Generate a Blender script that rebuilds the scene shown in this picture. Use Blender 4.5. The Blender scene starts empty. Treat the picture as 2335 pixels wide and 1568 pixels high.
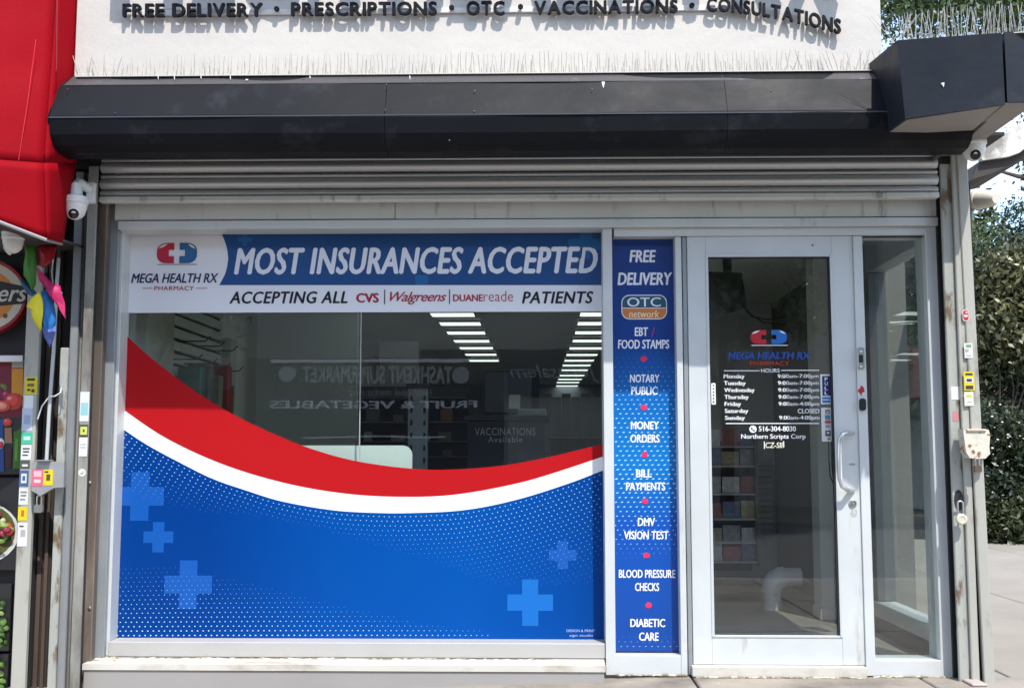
import bpy, bmesh, math, random
import numpy as np
from mathutils import Vector, Matrix, Euler
R = math.radians
rnd = random.Random(7)
SC = bpy.context.scene
COL = SC.collection

# ---------------------------------------------------------------- camera, sky, sun
FPX, CX, CY = 2550.0, 1167.5, 784.0          # focal length and centre in the units of a 2335 px wide view
CAM = Vector((0, -5.52, 1.05))
PITCH, YAW = math.atan(254 / 2550), math.atan(59 / 2550)
cam_d = bpy.data.cameras.new('camera'); cam = bpy.data.objects.new('camera', cam_d); COL.objects.link(cam)
cam_d.sensor_width = 36; cam_d.lens = FPX / 2335 * 36; cam_d.clip_end = 600
cam.location = CAM; cam.rotation_euler = Euler((R(90) + PITCH, 0, YAW)); SC.camera = cam
ROT = cam.rotation_euler.to_matrix()

SUN = Vector((-0.40, 1.0, -1.69)).normalized()   # direction the light travels
ELEV = math.asin(-SUN.z); AZ = math.atan2(-SUN.x, -SUN.y)
w = bpy.data.worlds.new('World'); SC.world = w; w.use_nodes = True
nt = w.node_tree; nt.nodes.clear()
sky = nt.nodes.new('ShaderNodeTexSky'); sky.sky_type = 'NISHITA'; sky.sun_disc = False
sky.sun_elevation = ELEV; sky.sun_rotation = AZ; sky.dust_density = 0.5; sky.ozone_density = 1.5
bg = nt.nodes.new('ShaderNodeBackground'); bg.inputs[1].default_value = 0.15
out = nt.nodes.new('ShaderNodeOutputWorld')
# soft white clouds mixed into the sky
tc = nt.nodes.new('ShaderNodeTexCoord'); mp = nt.nodes.new('ShaderNodeMapping'); mp.inputs['Scale'].default_value = (1, 1, 2.5); mp.inputs['Location'].default_value = (1.7, .6, .3)
nz = nt.nodes.new('ShaderNodeTexNoise'); nz.inputs['Scale'].default_value = 4.5; nz.inputs['Detail'].default_value = 6
cr = nt.nodes.new('ShaderNodeValToRGB'); cr.color_ramp.elements[0].position = .42; cr.color_ramp.elements[1].position = .66
mx = nt.nodes.new('ShaderNodeMix'); mx.data_type = 'RGBA'
mx.inputs['B'].default_value = (4.2, 4.4, 4.7, 1)
sc_ = nt.nodes.new('ShaderNodeMath'); sc_.operation = 'MULTIPLY'; sc_.inputs[1].default_value = .6
L = nt.links.new
L(tc.outputs['Generated'], mp.inputs[0]); L(mp.outputs[0], nz.inputs[0]); L(nz.outputs[0], cr.inputs[0])
L(cr.outputs[0], sc_.inputs[0]); L(sc_.outputs[0], mx.inputs['Factor']); L(sky.outputs[0], mx.inputs['A'])
L(mx.outputs['Result'], bg.inputs[0]); L(bg.outputs[0], out.inputs[0])
sd = bpy.data.lights.new('sun', 'SUN'); so = bpy.data.objects.new('sun', sd); COL.objects.link(so)
sd.energy = 2.05; sd.angle = R(0.5); sd.color = (1, .955, .89)
so.rotation_euler = SUN.to_track_quat('-Z', 'Y').to_euler(); so.location = (3, -8, 12)
vs = SC.view_settings; vs.view_transform = 'Standard'; vs.look = 'None'; vs.exposure = 1.52; vs.gamma = 1; vs.use_curve_mapping = False
SC.render.engine = 'CYCLES'
SC.cycles.max_bounces = 8; SC.cycles.transparent_max_bounces = 12; SC.cycles.use_denoising = True

# ---------------------------------------------------------------- helpers
def P(px, py, Y):
    """point of the plane y = Y seen in the 2335-wide view at (px, py)"""
    d = ROT @ Vector(((px - CX) / FPX, (CY - py) / FPX, -1))
    t = (Y - CAM.y) / d.y
    return CAM + d * t
def PX(px, Y, py=1000): return P(px, py, Y).x
def PZ(py, Y, px=1226): return P(px, py, Y).z

MATS = {}
def mat(name, col, rough=.5, metal=0, var=.0, scale=4, bump=0, bscale=60, col2=None, lo=.45, hi=.65, stretch=(1, 1, 1), emit=None, coat=0, detail=6, spec=.5, dust=None):
    """principled material; col2 comes in through a noise mask (wear, stains), var is a soft brightness variation"""
    if name in MATS: return MATS[name]
    m = bpy.data.materials.new(name); m.use_nodes = True; n = m.node_tree.nodes; l = m.node_tree.links.new
    b = n['Principled BSDF']; b.inputs['Roughness'].default_value = rough; b.inputs['Metallic'].default_value = metal
    b.inputs['Specular IOR Level'].default_value = spec
    b.inputs['Coat Weight'].default_value = coat; b.inputs['Coat Roughness'].default_value = .15
    c4 = (*col, 1); b.inputs['Base Color'].default_value = c4; m.diffuse_color = c4
    geo = n.new('ShaderNodeNewGeometry')
    def noise(sc, det=detail, st=stretch):
        mp = n.new('ShaderNodeMapping'); mp.inputs['Scale'].default_value = st; l(geo.outputs['Position'], mp.inputs[0])
        t = n.new('ShaderNodeTexNoise'); t.inputs['Scale'].default_value = sc; t.inputs['Detail'].default_value = det; t.inputs['Roughness'].default_value = .62
        l(mp.outputs[0], t.inputs[0]); return t.outputs[0]
    cur = None
    if col2 is not None:
        r = n.new('ShaderNodeValToRGB'); r.color_ramp.elements[0].position = lo; r.color_ramp.elements[1].position = hi
        l(noise(scale), r.inputs[0]); x = n.new('ShaderNodeMix'); x.data_type = 'RGBA'
        x.inputs['A'].default_value = c4; x.inputs['B'].default_value = (*col2, 1); l(r.outputs[0], x.inputs['Factor']); cur = x.outputs['Result']
    if dust is not None:
        r = n.new('ShaderNodeValToRGB'); r.color_ramp.elements[0].position = dust[1]; r.color_ramp.elements[1].position = dust[1] + .12
        l(noise(dust[2], 8, dust[3] if len(dust) > 3 else (1, 1, 1)), r.inputs[0]); x = n.new('ShaderNodeMix'); x.data_type = 'RGBA'
        if cur: l(cur, x.inputs['A'])
        else: x.inputs['A'].default_value = c4
        x.inputs['B'].default_value = (*dust[0], 1); l(r.outputs[0], x.inputs['Factor']); cur = x.outputs['Result']
    if var:
        mr = n.new('ShaderNodeMapRange'); mr.inputs[1].default_value = .3; mr.inputs[2].default_value = .7
        mr.inputs[3].default_value = 1 - var; mr.inputs[4].default_value = 1 + var; l(noise(scale * .7, 5), mr.inputs[0])
        x = n.new('ShaderNodeVectorMath'); x.operation = 'SCALE'
        if cur: l(cur, x.inputs[0])
        else: x.inputs[0].default_value = col
        l(mr.outputs[0], x.inputs['Scale']); cur = x.outputs[0]
        mr2 = n.new('ShaderNodeMapRange'); mr2.inputs[3].default_value = max(0, rough - .12); mr2.inputs[4].default_value = min(1, rough + .15)
        l(noise(scale * 2.3, 4), mr2.inputs[0]); l(mr2.outputs[0], b.inputs['Roughness'])
    if cur: l(cur, b.inputs['Base Color'])
    if bump:
        bp = n.new('ShaderNodeBump'); bp.inputs['Strength'].default_value = 1; bp.inputs['Distance'].default_value = bump
        l(noise(bscale, 5), bp.inputs['Height']); l(bp.outputs[0], b.inputs['Normal'])
    if emit:
        b.inputs['Emission Color'].default_value = (*emit[0], 1); b.inputs['Emission Strength'].default_value = emit[1]
    MATS[name] = m; return m
def glass_mat(name, tint=(.93, .96, .945), refl=.088):
    m = bpy.data.materials.new(name); m.use_nodes = True; n = m.node_tree.nodes; l = m.node_tree.links.new; n.clear()
    o = n.new('ShaderNodeOutputMaterial'); mi = n.new('ShaderNodeMixShader'); t = n.new('ShaderNodeBsdfTransparent'); g = n.new('ShaderNodeBsdfGlossy')
    geo = n.new('ShaderNodeNewGeometry')   # the same thin-pane reflectance from either side
    t.inputs[0].default_value = (*tint, 1); g.inputs['Roughness'].default_value = 0.006
    lw = n.new('ShaderNodeLayerWeight'); lw.inputs[0].default_value = .5
    pw_ = n.new('ShaderNodeMath'); pw_.operation = 'POWER'; pw_.inputs[1].default_value = 5; l(lw.outputs['Facing'], pw_.inputs[0])
    mr = n.new('ShaderNodeMapRange'); mr.inputs[3].default_value = refl; mr.inputs[4].default_value = 1
    l(pw_.outputs[0], mr.inputs[0])
    # slow waviness of float glass
    tx = n.new('ShaderNodeTexNoise'); tx.inputs['Scale'].default_value = 1.6; l(geo.outputs['Position'], tx.inputs[0])
    bp = n.new('ShaderNodeBump'); bp.inputs['Distance'].default_value = .0006; l(tx.outputs[0], bp.inputs['Height']); l(bp.outputs[0], g.inputs['Normal'])
    l(mr.outputs[0], mi.inputs[0]); l(t.outputs[0], mi.inputs[1]); l(g.outputs[0], mi.inputs[2]); l(mi.outputs[0], o.inputs[0])
    MATS[name] = m; return m
def vc_mat():
    m = bpy.data.materials.new('printed_ink'); m.use_nodes = True; n = m.node_tree.nodes
    a = n.new('ShaderNodeAttribute'); a.attribute_name = 'Col'; m.node_tree.links.new(a.outputs[0], n['Principled BSDF'].inputs['Base Color'])
    n['Principled BSDF'].inputs['Roughness'].default_value = .4; MATS['print'] = m
vc_mat()

def thing(name, label, cat, loc=(0, 0, 0), group=None):
    o = bpy.data.objects.new(name, None); COL.objects.link(o); o.location = loc; o.empty_display_size = .1
    o['label'] = label; o['category'] = cat
    if group: o['group'] = group
    return o
def tag(o, label, cat, group=None):
    o['label'] = label; o['category'] = cat
    if group: o['group'] = group
    return o
def origin_of(o):
    v = Vector((0, 0, 0))
    while o: v += o.location; o = o.parent
    return v
def link(name, me, m=None, parent=None, loc=None):
    """mesh given in world coordinates; object keeps world placement under its parent; origin set at the mesh centre"""
    o = bpy.data.objects.new(name, me); COL.objects.link(o)
    if m is not None and not me.materials: me.materials.append(m)
    if loc is None:
        co = np.empty(len(me.vertices) * 3); me.vertices.foreach_get('co', co); co = co.reshape(-1, 3)
        loc = Vector((co.min(0) + co.max(0)) / 2); loc.z = float(co[:, 2].min())
        me.transform(Matrix.Translation(-loc))
    if parent: o.parent = parent; o.location = loc - origin_of(parent)
    else: o.location = loc
    return o
def from_bm(name, bm, m, parent=None, smooth=False, **k):
    me = bpy.data.meshes.new(name); bm.to_mesh(me); bm.free()
    if smooth: me.shade_smooth(); me.set_sharp_from_angle(angle=R(35))
    return link(name, me, m, parent, **k)
def add_box(bm, x0, x1, y0, y1, z0, z1, bev=0.0):
    r = bmesh.ops.create_cube(bm, size=1)
    vs_ = r['verts']
    for v in vs_: v.co = Vector((x0 + (v.co.x + .5) * (x1 - x0), y0 + (v.co.y + .5) * (y1 - y0), z0 + (v.co.z + .5) * (z1 - z0)))
    if bev:
        es = {e for v in vs_ for e in v.link_edges}
        bmesh.ops.bevel(bm, geom=list(es), offset=bev, segments=1, affect='EDGES')
def box(name, x0, x1, y0, y1, z0, z1, m, parent=None, bev=0.0015):
    bm = bmesh.new(); add_box(bm, min(x0, x1), max(x0, x1), min(y0, y1), max(y0, y1), min(z0, z1), max(z0, z1), bev)
    return from_bm(name, bm, m, parent)
def add_prism(bm, pts, a, b, axis='X'):
    """closed outline pts extruded along an axis from a to b"""
    def mk(p, t):
        if axis == 'X': return Vector((t, p[0], p[1]))
        if axis == 'Y': return Vector((p[0], t, p[1]))
        return Vector((p[0], p[1], t))
    A = [bm.verts.new(mk(p, a)) for p in pts]; B = [bm.verts.new(mk(p, b)) for p in pts]
    bm.faces.new(A[::-1]); bm.faces.new(B)
    for i in range(len(pts)):
        j = (i + 1) % len(pts); bm.faces.new((A[i], A[j], B[j], B[i]))
    bmesh.ops.recalc_face_normals(bm, faces=bm.faces)
def prism(name, pts, a, b, m, parent=None, axis='X', smooth=False):
    bm = bmesh.new(); add_prism(bm, pts, a, b, axis); return from_bm(name, bm, m, parent, smooth)
def add_tube(bm, pts, r, seg=8, cap=True):
    pts = [Vector(p) for p in pts]; rs = r if isinstance(r, (list, tuple)) else [r] * len(pts); rings = []
    ds = [(b - a).normalized() for a, b in zip(pts, pts[1:])]
    up = min((Vector((0, 0, 1)), Vector((0, 1, 0)), Vector((1, 0, 0))), key=lambda ax: round(max(abs(d.dot(ax)) for d in ds), 3))
    for i, p in enumerate(pts):
        d = (pts[min(i + 1, len(pts) - 1)] - pts[max(i - 1, 0)]).normalized()
        u = d.cross(up).normalized(); v = d.cross(u)
        rings.append([bm.verts.new(p + (u * math.cos(a) + v * math.sin(a)) * rs[i]) for a in [2 * math.pi * k / seg for k in range(seg)]])
    for A, B in zip(rings, rings[1:]):
        for k in range(seg): bm.faces.new((A[k], A[(k + 1) % seg], B[(k + 1) % seg], B[k]))
    if cap: bm.faces.new(rings[0][::-1]); bm.faces.new(rings[-1])
def tube(name, pts, r, m, parent=None, seg=10, smooth=True):
    bm = bmesh.new(); add_tube(bm, pts, r, seg); bmesh.ops.recalc_face_normals(bm, faces=bm.faces); return from_bm(name, bm, m, parent, smooth)
def add_lathe(bm, prof, c, M=None, seg=20):
    """prof: (radius, height) along local Z at c, turned by M"""
    c = Vector(c); M = M or Matrix.Identity(3); rings = []
    for r_, h in prof:
        rings.append([bm.verts.new(c + M @ Vector((r_ * math.cos(a), r_ * math.sin(a), h))) for a in [2 * math.pi * k / seg for k in range(seg)]])
    for A, B in zip(rings, rings[1:]):
        for k in range(seg): bm.faces.new((A[k], A[(k + 1) % seg], B[(k + 1) % seg], B[k]))
    if prof[0][0] > 1e-4: bm.faces.new(rings[0][::-1])
    if prof[-1][0] > 1e-4: bm.faces.new(rings[-1])
    bmesh.ops.recalc_face_normals(bm, faces=bm.faces)
def lathe(name, prof, c, m, parent=None, M=None, seg=20):
    bm = bmesh.new(); add_lathe(bm, prof, c, M, seg); return from_bm(name, bm, m, parent, True)
def sheet(name, poly, Y, m, parent=None, th=.0008):
    """flat print or film: outline in (x, z) at depth Y, real thin thickness, front face towards -y"""
    bm = bmesh.new(); add_prism(bm, poly, Y - th, Y, 'Y'); return from_bm(name, bm, m, parent)
def ppoly(pts, Y): return [(P(a, b, Y).x, P(a, b, Y).z) for a, b in pts]
def inks(name, shapes, parent, step=.0004):
    """a printed sheet: shapes = [(outline in (x, z), y, colour)], each ink 0.4 mm over the last"""
    me = bpy.data.meshes.new(name); V = []; F = []; C = []
    for k, (poly, y, c) in enumerate(shapes):
        s = len(V)
        V += [(p[0], y - k * step, p[1]) for p in poly]; F.append(list(range(s, s + len(poly)))); C += [(*c, 1)] * len(poly)
    me.from_pydata(V, [], F); a = me.color_attributes.new('Col', 'FLOAT_COLOR', 'POINT')
    a.data.foreach_set('color', np.array(C, dtype=float).ravel()); return link(name, me, MATS['print'], parent)
def disc(cx, cz, r, n=16, rz=None, wob=0):
    rz = rz or r
    return [(cx + r * (1 + wob * rnd.uniform(-1, 1)) * math.cos(2 * math.pi * k / n), cz + rz * (1 + wob * rnd.uniform(-1, 1)) * math.sin(2 * math.pi * k / n)) for k in range(n)]
def text_mesh(s, bold=0.0, shear=0.0, ext=0.0, res=3, space=1.0):
    """outline text; strokes beyond a thin offset are thickened with shifted copies lying a hair apart"""
    off = min(bold, 0); c = bpy.data.curves.new('t', 'FONT'); c.body = s; c.size = 1; c.offset = off; c.shear = shear; c.extrude = ext; c.resolution_u = res; c.space_character = space
    o = bpy.data.objects.new('t', c); COL.objects.link(o)
    me = bpy.data.meshes.new_from_object(o); bpy.data.objects.remove(o); bpy.data.curves.remove(c); me.materials.clear()
    if bold > .008:
        bm = bmesh.new(); bm.from_mesh(me); base = bm.verts[:] + bm.edges[:] + bm.faces[:]; e = bold
        for k, (dx, dy) in enumerate(((e, 0), (-e, 0), (0, e * .5), (0, -e * .5))):
            d = bmesh.ops.duplicate(bm, geom=base)['geom']
            for v in d:
                if isinstance(v, bmesh.types.BMVert): v.co += Vector((dx, dy, (-.0003 * (k + 1) if not ext else -.004 * (k + 1) * (1 if v.co.z > 0 else -1))))
        bm.to_mesh(me); bm.free()
    return me
def letters(name, s, box4, Y, m, parent, bold=.02, shear=0, flip=False, depth=0.0, space=1.0, th=.0):
    """word fitted into the rectangle (x0, x1, z0, z1) on the plane y = Y, facing -y (or +y when flip)"""
    x0, x1, z0, z1 = box4; me = text_mesh(s, bold, shear, .5 if depth else 0, space=space)
    co = np.empty(len(me.vertices) * 3); me.vertices.foreach_get('co', co); co = co.reshape(-1, 3)
    a, b = co.min(0), co.max(0); o = np.empty_like(co); u = (co[:, 0] - a[0]) / (b[0] - a[0])
    o[:, 0] = (x1 - u * (x1 - x0)) if flip else (x0 + u * (x1 - x0))
    o[:, 2] = z0 + (co[:, 1] - a[1]) / (b[1] - a[1]) * (z1 - z0)
    o[:, 1] = Y + (-co[:, 2] if not flip else co[:, 2]) * (depth or 1.0)
    me.vertices.foreach_set('co', o.ravel()); me.update(); return link(name, me, m, parent)
def pbox(r, Y):
    """pixel rectangle (x0, x1, y_top, y_bottom) -> (x0, x1, z0, z1) on the plane"""
    my = (r[2] + r[3]) / 2; mxp = (r[0] + r[1]) / 2
    return (P(r[0], my, Y).x, P(r[1], my, Y).x, P(mxp, r[3], Y).z, P(mxp, r[2], Y).z)
def plet(name, s, r, Y, m, parent, **k): return letters(name, s, pbox(r, Y), Y, m, parent, **k)
def rect(x0, x1, z0, z1): return [(x0, z0), (x1, z0), (x1, z1), (x0, z1)]
def rrect(x0, x1, z0, z1, r, n=4):
    o = []
    for cx, cz, a0 in ((x1 - r, z0 + r, -90), (x1 - r, z1 - r, 0), (x0 + r, z1 - r, 90), (x0 + r, z0 + r, 180)):
        for k in range(n + 1): a = R(a0 + 90 * k / n); o.append((cx + r * math.cos(a), cz + r * math.sin(a)))
    return o
def cross(cx, cz, s, t): return [(cx - t, cz - s), (cx + t, cz - s), (cx + t, cz - t), (cx + s, cz - t), (cx + s, cz + t), (cx + t, cz + t), (cx + t, cz + s), (cx - t, cz + s), (cx - t, cz + t), (cx - s, cz + t), (cx - s, cz - t), (cx - t, cz - t)]
def copy_tree(o, parent=None):
    c = o.copy(); COL.objects.link(c)
    if parent: c.parent = parent
    for ch in [x for x in bpy.data.objects if x.parent == o]: copy_tree(ch, c)
    return c

# ---------------------------------------------------------------- materials
ALU = mat('aluminium_frame', (.56, .585, .58), .38, .15, var=.08, scale=3, dust=((.40, .39, .36), .62, 12, (1, 1, .2)))
ALU_D = mat('aluminium_grey', (.27, .29, .30), .4, .25, var=.1, scale=4, dust=((.14, .13, .12), .62, 18, (1, 1, .3)))
ALU_B = mat('aluminium_bulkhead', (.31, .295, .28), .5, .05, var=.07, scale=2, dust=((.25, .23, .2), .68, 9))
ALU_H = mat('header_panel', (.60, .61, .58), .45, .05, var=.1, scale=3, dust=((.30, .29, .26), .58, 14, (1, 1, .15)))
SLAT = mat('shutter_steel', (.56, .57, .57), .3, .35, var=.12, scale=5, stretch=(.15, 1, 4))
HOOD = mat('hood_black_metal', (.006, .007, .009), .5, .0, var=.25, scale=2.2, stretch=(.6, 1, 1), dust=((.016, .018, .021), .56, 5), spec=.14, bump=.006, bscale=1.8)
BOXM = mat('corner_box_metal', (.014, .017, .023), .45, 0, var=.3, scale=3, bump=.006, bscale=2.2, dust=((.03, .033, .04), .62, 4), spec=.25)
SOFF = mat('soffit_beige', (.24, .22, .20), .6, 0, var=.1, scale=3)
FASC = mat('white_fascia', (.54, .505, .455), .7, 0, var=.05, scale=2.5, bump=.004, bscale=9, dust=((.55, .52, .47), .70, 7))
BLK = mat('black_plastic', (.012, .012, .015), .35, 0)
DARK = mat('dark_gap', (.012, .012, .013), .7, 0)
WHT = mat('white_plastic', (.72, .72, .70), .35, 0, var=.04, scale=8)
VWHITE = mat('vinyl_white', (.74, .75, .80), .3)
VWHITE2 = mat('vinyl_white_swoosh', (.80, .82, .83), .3)
VRED = mat('vinyl_red', (.40, .008, .011), .35, spec=.15)
VNAVY = mat('vinyl_navy', (.010, .025, .09), .3)
VBLACK = mat('vinyl_black', (.008, .008, .016), .3)
VCRIM = mat('vinyl_crimson', (.38, .012, .03), .3)
VPINK = mat('vinyl_pink', (.68, .03, .10), .3)
RED = mat('awning_red', (.265, .003, .008), .65, 0, var=.12, scale=1.6, bump=.0012, bscale=70, spec=.05)
GREY_P = mat('post_grey_paint', (.30, .295, .265), .55, .1, var=.2, scale=5, col2=(.11, .095, .075), lo=.50, hi=.70, stretch=(1, 1, .3), bump=.002, bscale=25)
BEIGE_P = mat('post_beige_paint', (.36, .355, .31), .55, 0, var=.08, scale=4, col2=(.20, .17, .13), lo=.62, hi=.70, stretch=(1, 1, .3), bump=.002, bscale=25)
PEEL_P = mat('post_peeling_paint', (.33, .34, .305), .6, 0, var=.1, scale=9, col2=(.13, .085, .05), lo=.54, hi=.62, stretch=(1, 1, .4), bump=.003, bscale=30, dust=((.48, .47, .43), .62, 14))
BROWN_P = mat('track_brown', (.13, .105, .085), .55, .3, var=.25, scale=6, stretch=(1, 1, .2), col2=(.24, .19, .15), lo=.5, hi=.7)
DBROWN = mat('shutter_dark_brown', (.055, .042, .036), .5, .2, var=.2, scale=5, stretch=(1, 1, .3))
RUSTY = mat('rusty_cream_steel', (.60, .56, .46), .55, .1, col2=(.22, .085, .03), lo=.55, hi=.62, scale=22, var=.1, bump=.002, bscale=50)
STEEL = mat('bare_steel', (.42, .42, .40), .32, .8, var=.1, scale=20)
CONC = mat('pavement_concrete', (.265, .23, .188), .85, 0, var=.18, scale=2.2, bump=.004, bscale=45, col2=(.14, .12, .10), lo=.48, hi=.72, dust=((.50, .47, .42), .64, 26))
ASPH = mat('asphalt', (.10, .10, .10), .9, 0, var=.15, scale=3, bump=.003, bscale=90)
GLASS = glass_mat('window_glass')
GLASS_D = glass_mat('door_glass', (.90, .92, .92), .07)
# ================================================================ GROUND
def structure(o): o['kind'] = 'structure'; return o
structure(box('ground', -120, 120, -90, 160, -.6, -.135, ASPH, bev=0))
sw = structure(bpy.data.objects.new('sidewalk', None)); COL.objects.link(sw); sw.location = (0, -2, 0)
jx = P(1583, 1545, -.1).x
xs = [-6.2, -4.6, -3.05, -1.5, jx, 1.72 + .1, 3.4, 5.0, 6.6, 8.2]
ys = [-4.2, -2.75, -1.3, .02]
def slope(x): return -.055 * max(0, min(1.2, .32 - x)) if x < .32 else 0
for i in range(len(xs) - 1):
    for j in range(len(ys) - 1):
        x0, x1 = xs[i] + .006, xs[i + 1] - .006; y0, y1 = ys[j] + .006, ys[j + 1] - .006
        bm = bmesh.new(); add_box(bm, x0, x1, y0, y1, -.14, 0, .006)
        for v in bm.verts:
            if v.co.z > -.05: v.co.z += slope(v.co.x) + rnd.uniform(-.001, .001) - .004
        from_bm('paving_slab', bm, CONC, sw)
box('kerb', -6.2, 8.2, -4.38, -4.21, -.135, -.012, mat('kerb_stone', (.33, .32, .3), .8, var=.12, scale=6), sw, .012)
box('joint_bed', -6.19, 8.19, -4.2, .01, -.134, -.075, mat('joint_dirt', (.05, .042, .034), .95), sw, 0)
# side street pavement to the right and beyond the shop
yard = mat('yard_concrete', (.27, .24, .20), .9, 0, var=.14, scale=1.2, bump=.003, bscale=30, dust=((.26, .23, .19), .6, 4))
sy = structure(bpy.data.objects.new('side_pavement', None)); COL.objects.link(sy); sy.location = (5, 6, 0)
yy = [.032, 1.8, 3.6, 5.4, 7.2, 9.0]; xx = [2.268, 3.5, 5.2, 6.9, 8.6]
for i in range(4):
    for j in range(5): box('paving_slab', xx[i] + .005, xx[i + 1] - .005, yy[j] + .005, yy[j + 1] - .005, -.13, -.01, yard, sy, .005)
box('paving_strip', 2.125, 2.262, .032, 1.335, -.13, -.012, yard, sy, .003)
structure(box('garden_soil', 2.3, 30, 9.02, 40, -.13, -.03, mat('soil', (.07, .05, .035), .95, var=.3, scale=3, bump=.02, bscale=8)))

# ================================================================ SHOP BUILDING SHELL (room, fascia, roof)
XL, XR = -2.16, 2.06; ZC = 2.38; YB = 15.6
shop = thing('shop_building', 'white rendered corner shop building with black raised lettering across its fascia', 'building', (0, 8, 0))
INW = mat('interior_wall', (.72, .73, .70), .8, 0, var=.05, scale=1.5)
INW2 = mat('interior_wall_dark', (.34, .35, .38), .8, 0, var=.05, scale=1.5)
CEI = mat('ceiling_paint', (.66, .66, .62), .8, 0, var=.05, scale=1)
FLO = mat('floor_vinyl', (.40, .37, .33), .45, 0, var=.08, scale=3, stretch=(1, .2, 1))
structure(box('interior_floor', XL + .002, XR + .06, .03, YB, -.12, .004, FLO, bev=0))
box('ceiling', XL, XR + .08, .16, YB, ZC, ZC + .1, CEI, shop, 0)
box('side_wall', XL - .15, XL, .14, YB, 0.006, ZC - .002, INW, shop, 0)
box('side_wall', XR, XR + .2, 1.34, YB, -.1, 2.45, mat('stucco_side', (.20, .19, .175), .85, var=.08, scale=2, bump=.003, bscale=30), shop, 0)
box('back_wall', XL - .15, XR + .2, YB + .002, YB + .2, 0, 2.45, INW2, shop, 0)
WY = -.43                                            # face of the fascia
fx0, fx1 = PX(172, WY, 80), PX(2010, WY, 80); fz0 = PZ(172, WY)
fas = box('fascia', fx0, fx1, WY, -.2, fz0, fz0 + 1.9, FASC, shop, .004)
box('roof_slab', fx0, fx1, -.19, YB, ZC + .55, ZC + .7, CEI, shop, 0)
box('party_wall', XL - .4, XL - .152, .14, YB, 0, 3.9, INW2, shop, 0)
box('fascia_backing', XL - .4, XR + .05, -.1, .13, PZ(380, -.1), ZC + .54, DARK, shop, 0)
box('soffit', XL - .3, XR + .1, -.42, -.102, PZ(357, -.1), PZ(350, -.1), DARK, shop, 0)
# surface conduit with junctions behind the letters
box('raceway', PX(290, WY), PX(1700, WY), WY - .012, WY - .001, PZ(30, WY), PZ(18, WY), mat('raceway_white', (.7, .68, .64), .6), shop, .002)

# raised letters
RAISE = mat('letter_black', (.006, .006, .009), .5, spec=.15)
def glyph_word(s, px0, px1, base, cap, Y, depth, label, m=RAISE, bold=.035, name='raised_word', cat='lettering', loc_y=None):
    """every character its own solid letter; base(px) gives the baseline row"""
    t = thing(name, label, cat, (P((px0 + px1) / 2, base((px0 + px1) / 2), Y).x, Y, P(px0, base(px0), Y).z), 'black words mounted on the white fascia')
    gl = []; cur = 0
    for ch in s:
        if ch == ' ': cur += .34; continue
        me = text_mesh(ch, bold, 0, .5); co = np.empty(len(me.vertices) * 3); me.vertices.foreach_get('co', co); co = co.reshape(-1, 3)
        a = co[:, 0].min(); wd = co[:, 0].max() - a; gl.append((me, co, a, cur, wd)); cur += wd + .085
    tot = cur - .085; k = (px1 - px0) / tot
    for me, co, a, c0, wd in gl:
        pxm = px0 + (c0 + wd / 2) * k; b = base(pxm); sl = (base(pxm + 4) - base(pxm - 4)) / 8
        o = np.empty_like(co)
        for i in range(len(co)):
            px = px0 + (co[i, 0] - a + c0) * k; py = b + (px - pxm) * sl - co[i, 1] / .70 * cap(pxm)
            p = P(px, py, Y); o[i] = (p.x, Y + depth * (-co[i, 2] - .5) if True else 0, p.z)
        me.vertices.foreach_set('co', o.ravel()); me.update(); link('letter', me, m, t)
    return t
cap = lambda x: 29
LY = WY - .022
glyph_word('FREE DELIVERY', 282, 600, lambda x: 41 - (x - 282) * .006, cap, LY, .018, 'black raised words FREE DELIVERY at the left of the white fascia')
glyph_word('PRESCRIPTIONS', 665, 997, lambda x: 38 - (x - 665) * .006, cap, LY, .018, 'black raised word PRESCRIPTIONS on the white fascia')
glyph_word('OTC', 1064, 1151, lambda x: 36, lambda x: 30, LY, .018, 'black raised letters OTC in the middle of the white fascia')
glyph_word('VACCINATIONS', 1218, 1545, lambda x: 35 - (x - 1218) * .012, cap, LY, .018, 'black raised word VACCINATIONS on the white fascia')
glyph_word('CONSULTATIONS', 1611, 1916, lambda x: float(np.interp(x, [1600, 1660, 1730, 1790, 1850, 1916], [27, 29, 37, 48, 62, 80])), lambda x: float(np.interp(x, [1600, 1750, 1916], [29, 29, 32])), LY, .018, 'black raised word CONSULTATIONS drooping at the right end of the fascia')
for px, py, nm in ((632, 23, 'FREE DELIVERY and PRESCRIPTIONS'), (1030, 20, 'PRESCRIPTIONS and OTC'), (1187, 18, 'OTC and VACCINATIONS'), (1577, 15, 'VACCINATIONS and CONSULTATIONS')):
    p = P(px, py, LY); o = lathe('bullet_dot', [(.011, 0), (.0125, .004), (.0125, .014), (.011, .018)], (p.x, LY, p.z), RAISE, None, Matrix.Rotation(R(90), 3, 'X'))
    tag(o, 'black raised dot between the words ' + nm, 'lettering', 'black dots between the fascia words')
# the large name above, mostly out of the frame, that throws the shadows at the top
BIGL = mat('letter_blue', (.02, .06, .25), .4)
bt = thing('raised_sign_name', 'large raised pharmacy name above the black words, casting shadows on the fascia', 'lettering', (0, WY - .1, PZ(-20, WY)))
for ch, a, b in (('M', 262, 420), ('E', 450, 540), ('G', 565, 690), ('A', 705, 830), ('H', 900, 1020), ('E', 1045, 1130), ('A', 1150, 1270), ('L', 1290, 1360), ('T', 1370, 1470), ('H', 1490, 1610), ('R', 1690, 1800), ('X', 1815, 1930)):
    letters('letter', ch, pbox((a, b, -260, -50), WY - .085), WY - .085, BIGL, bt, bold=.03, depth=.05)

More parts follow.
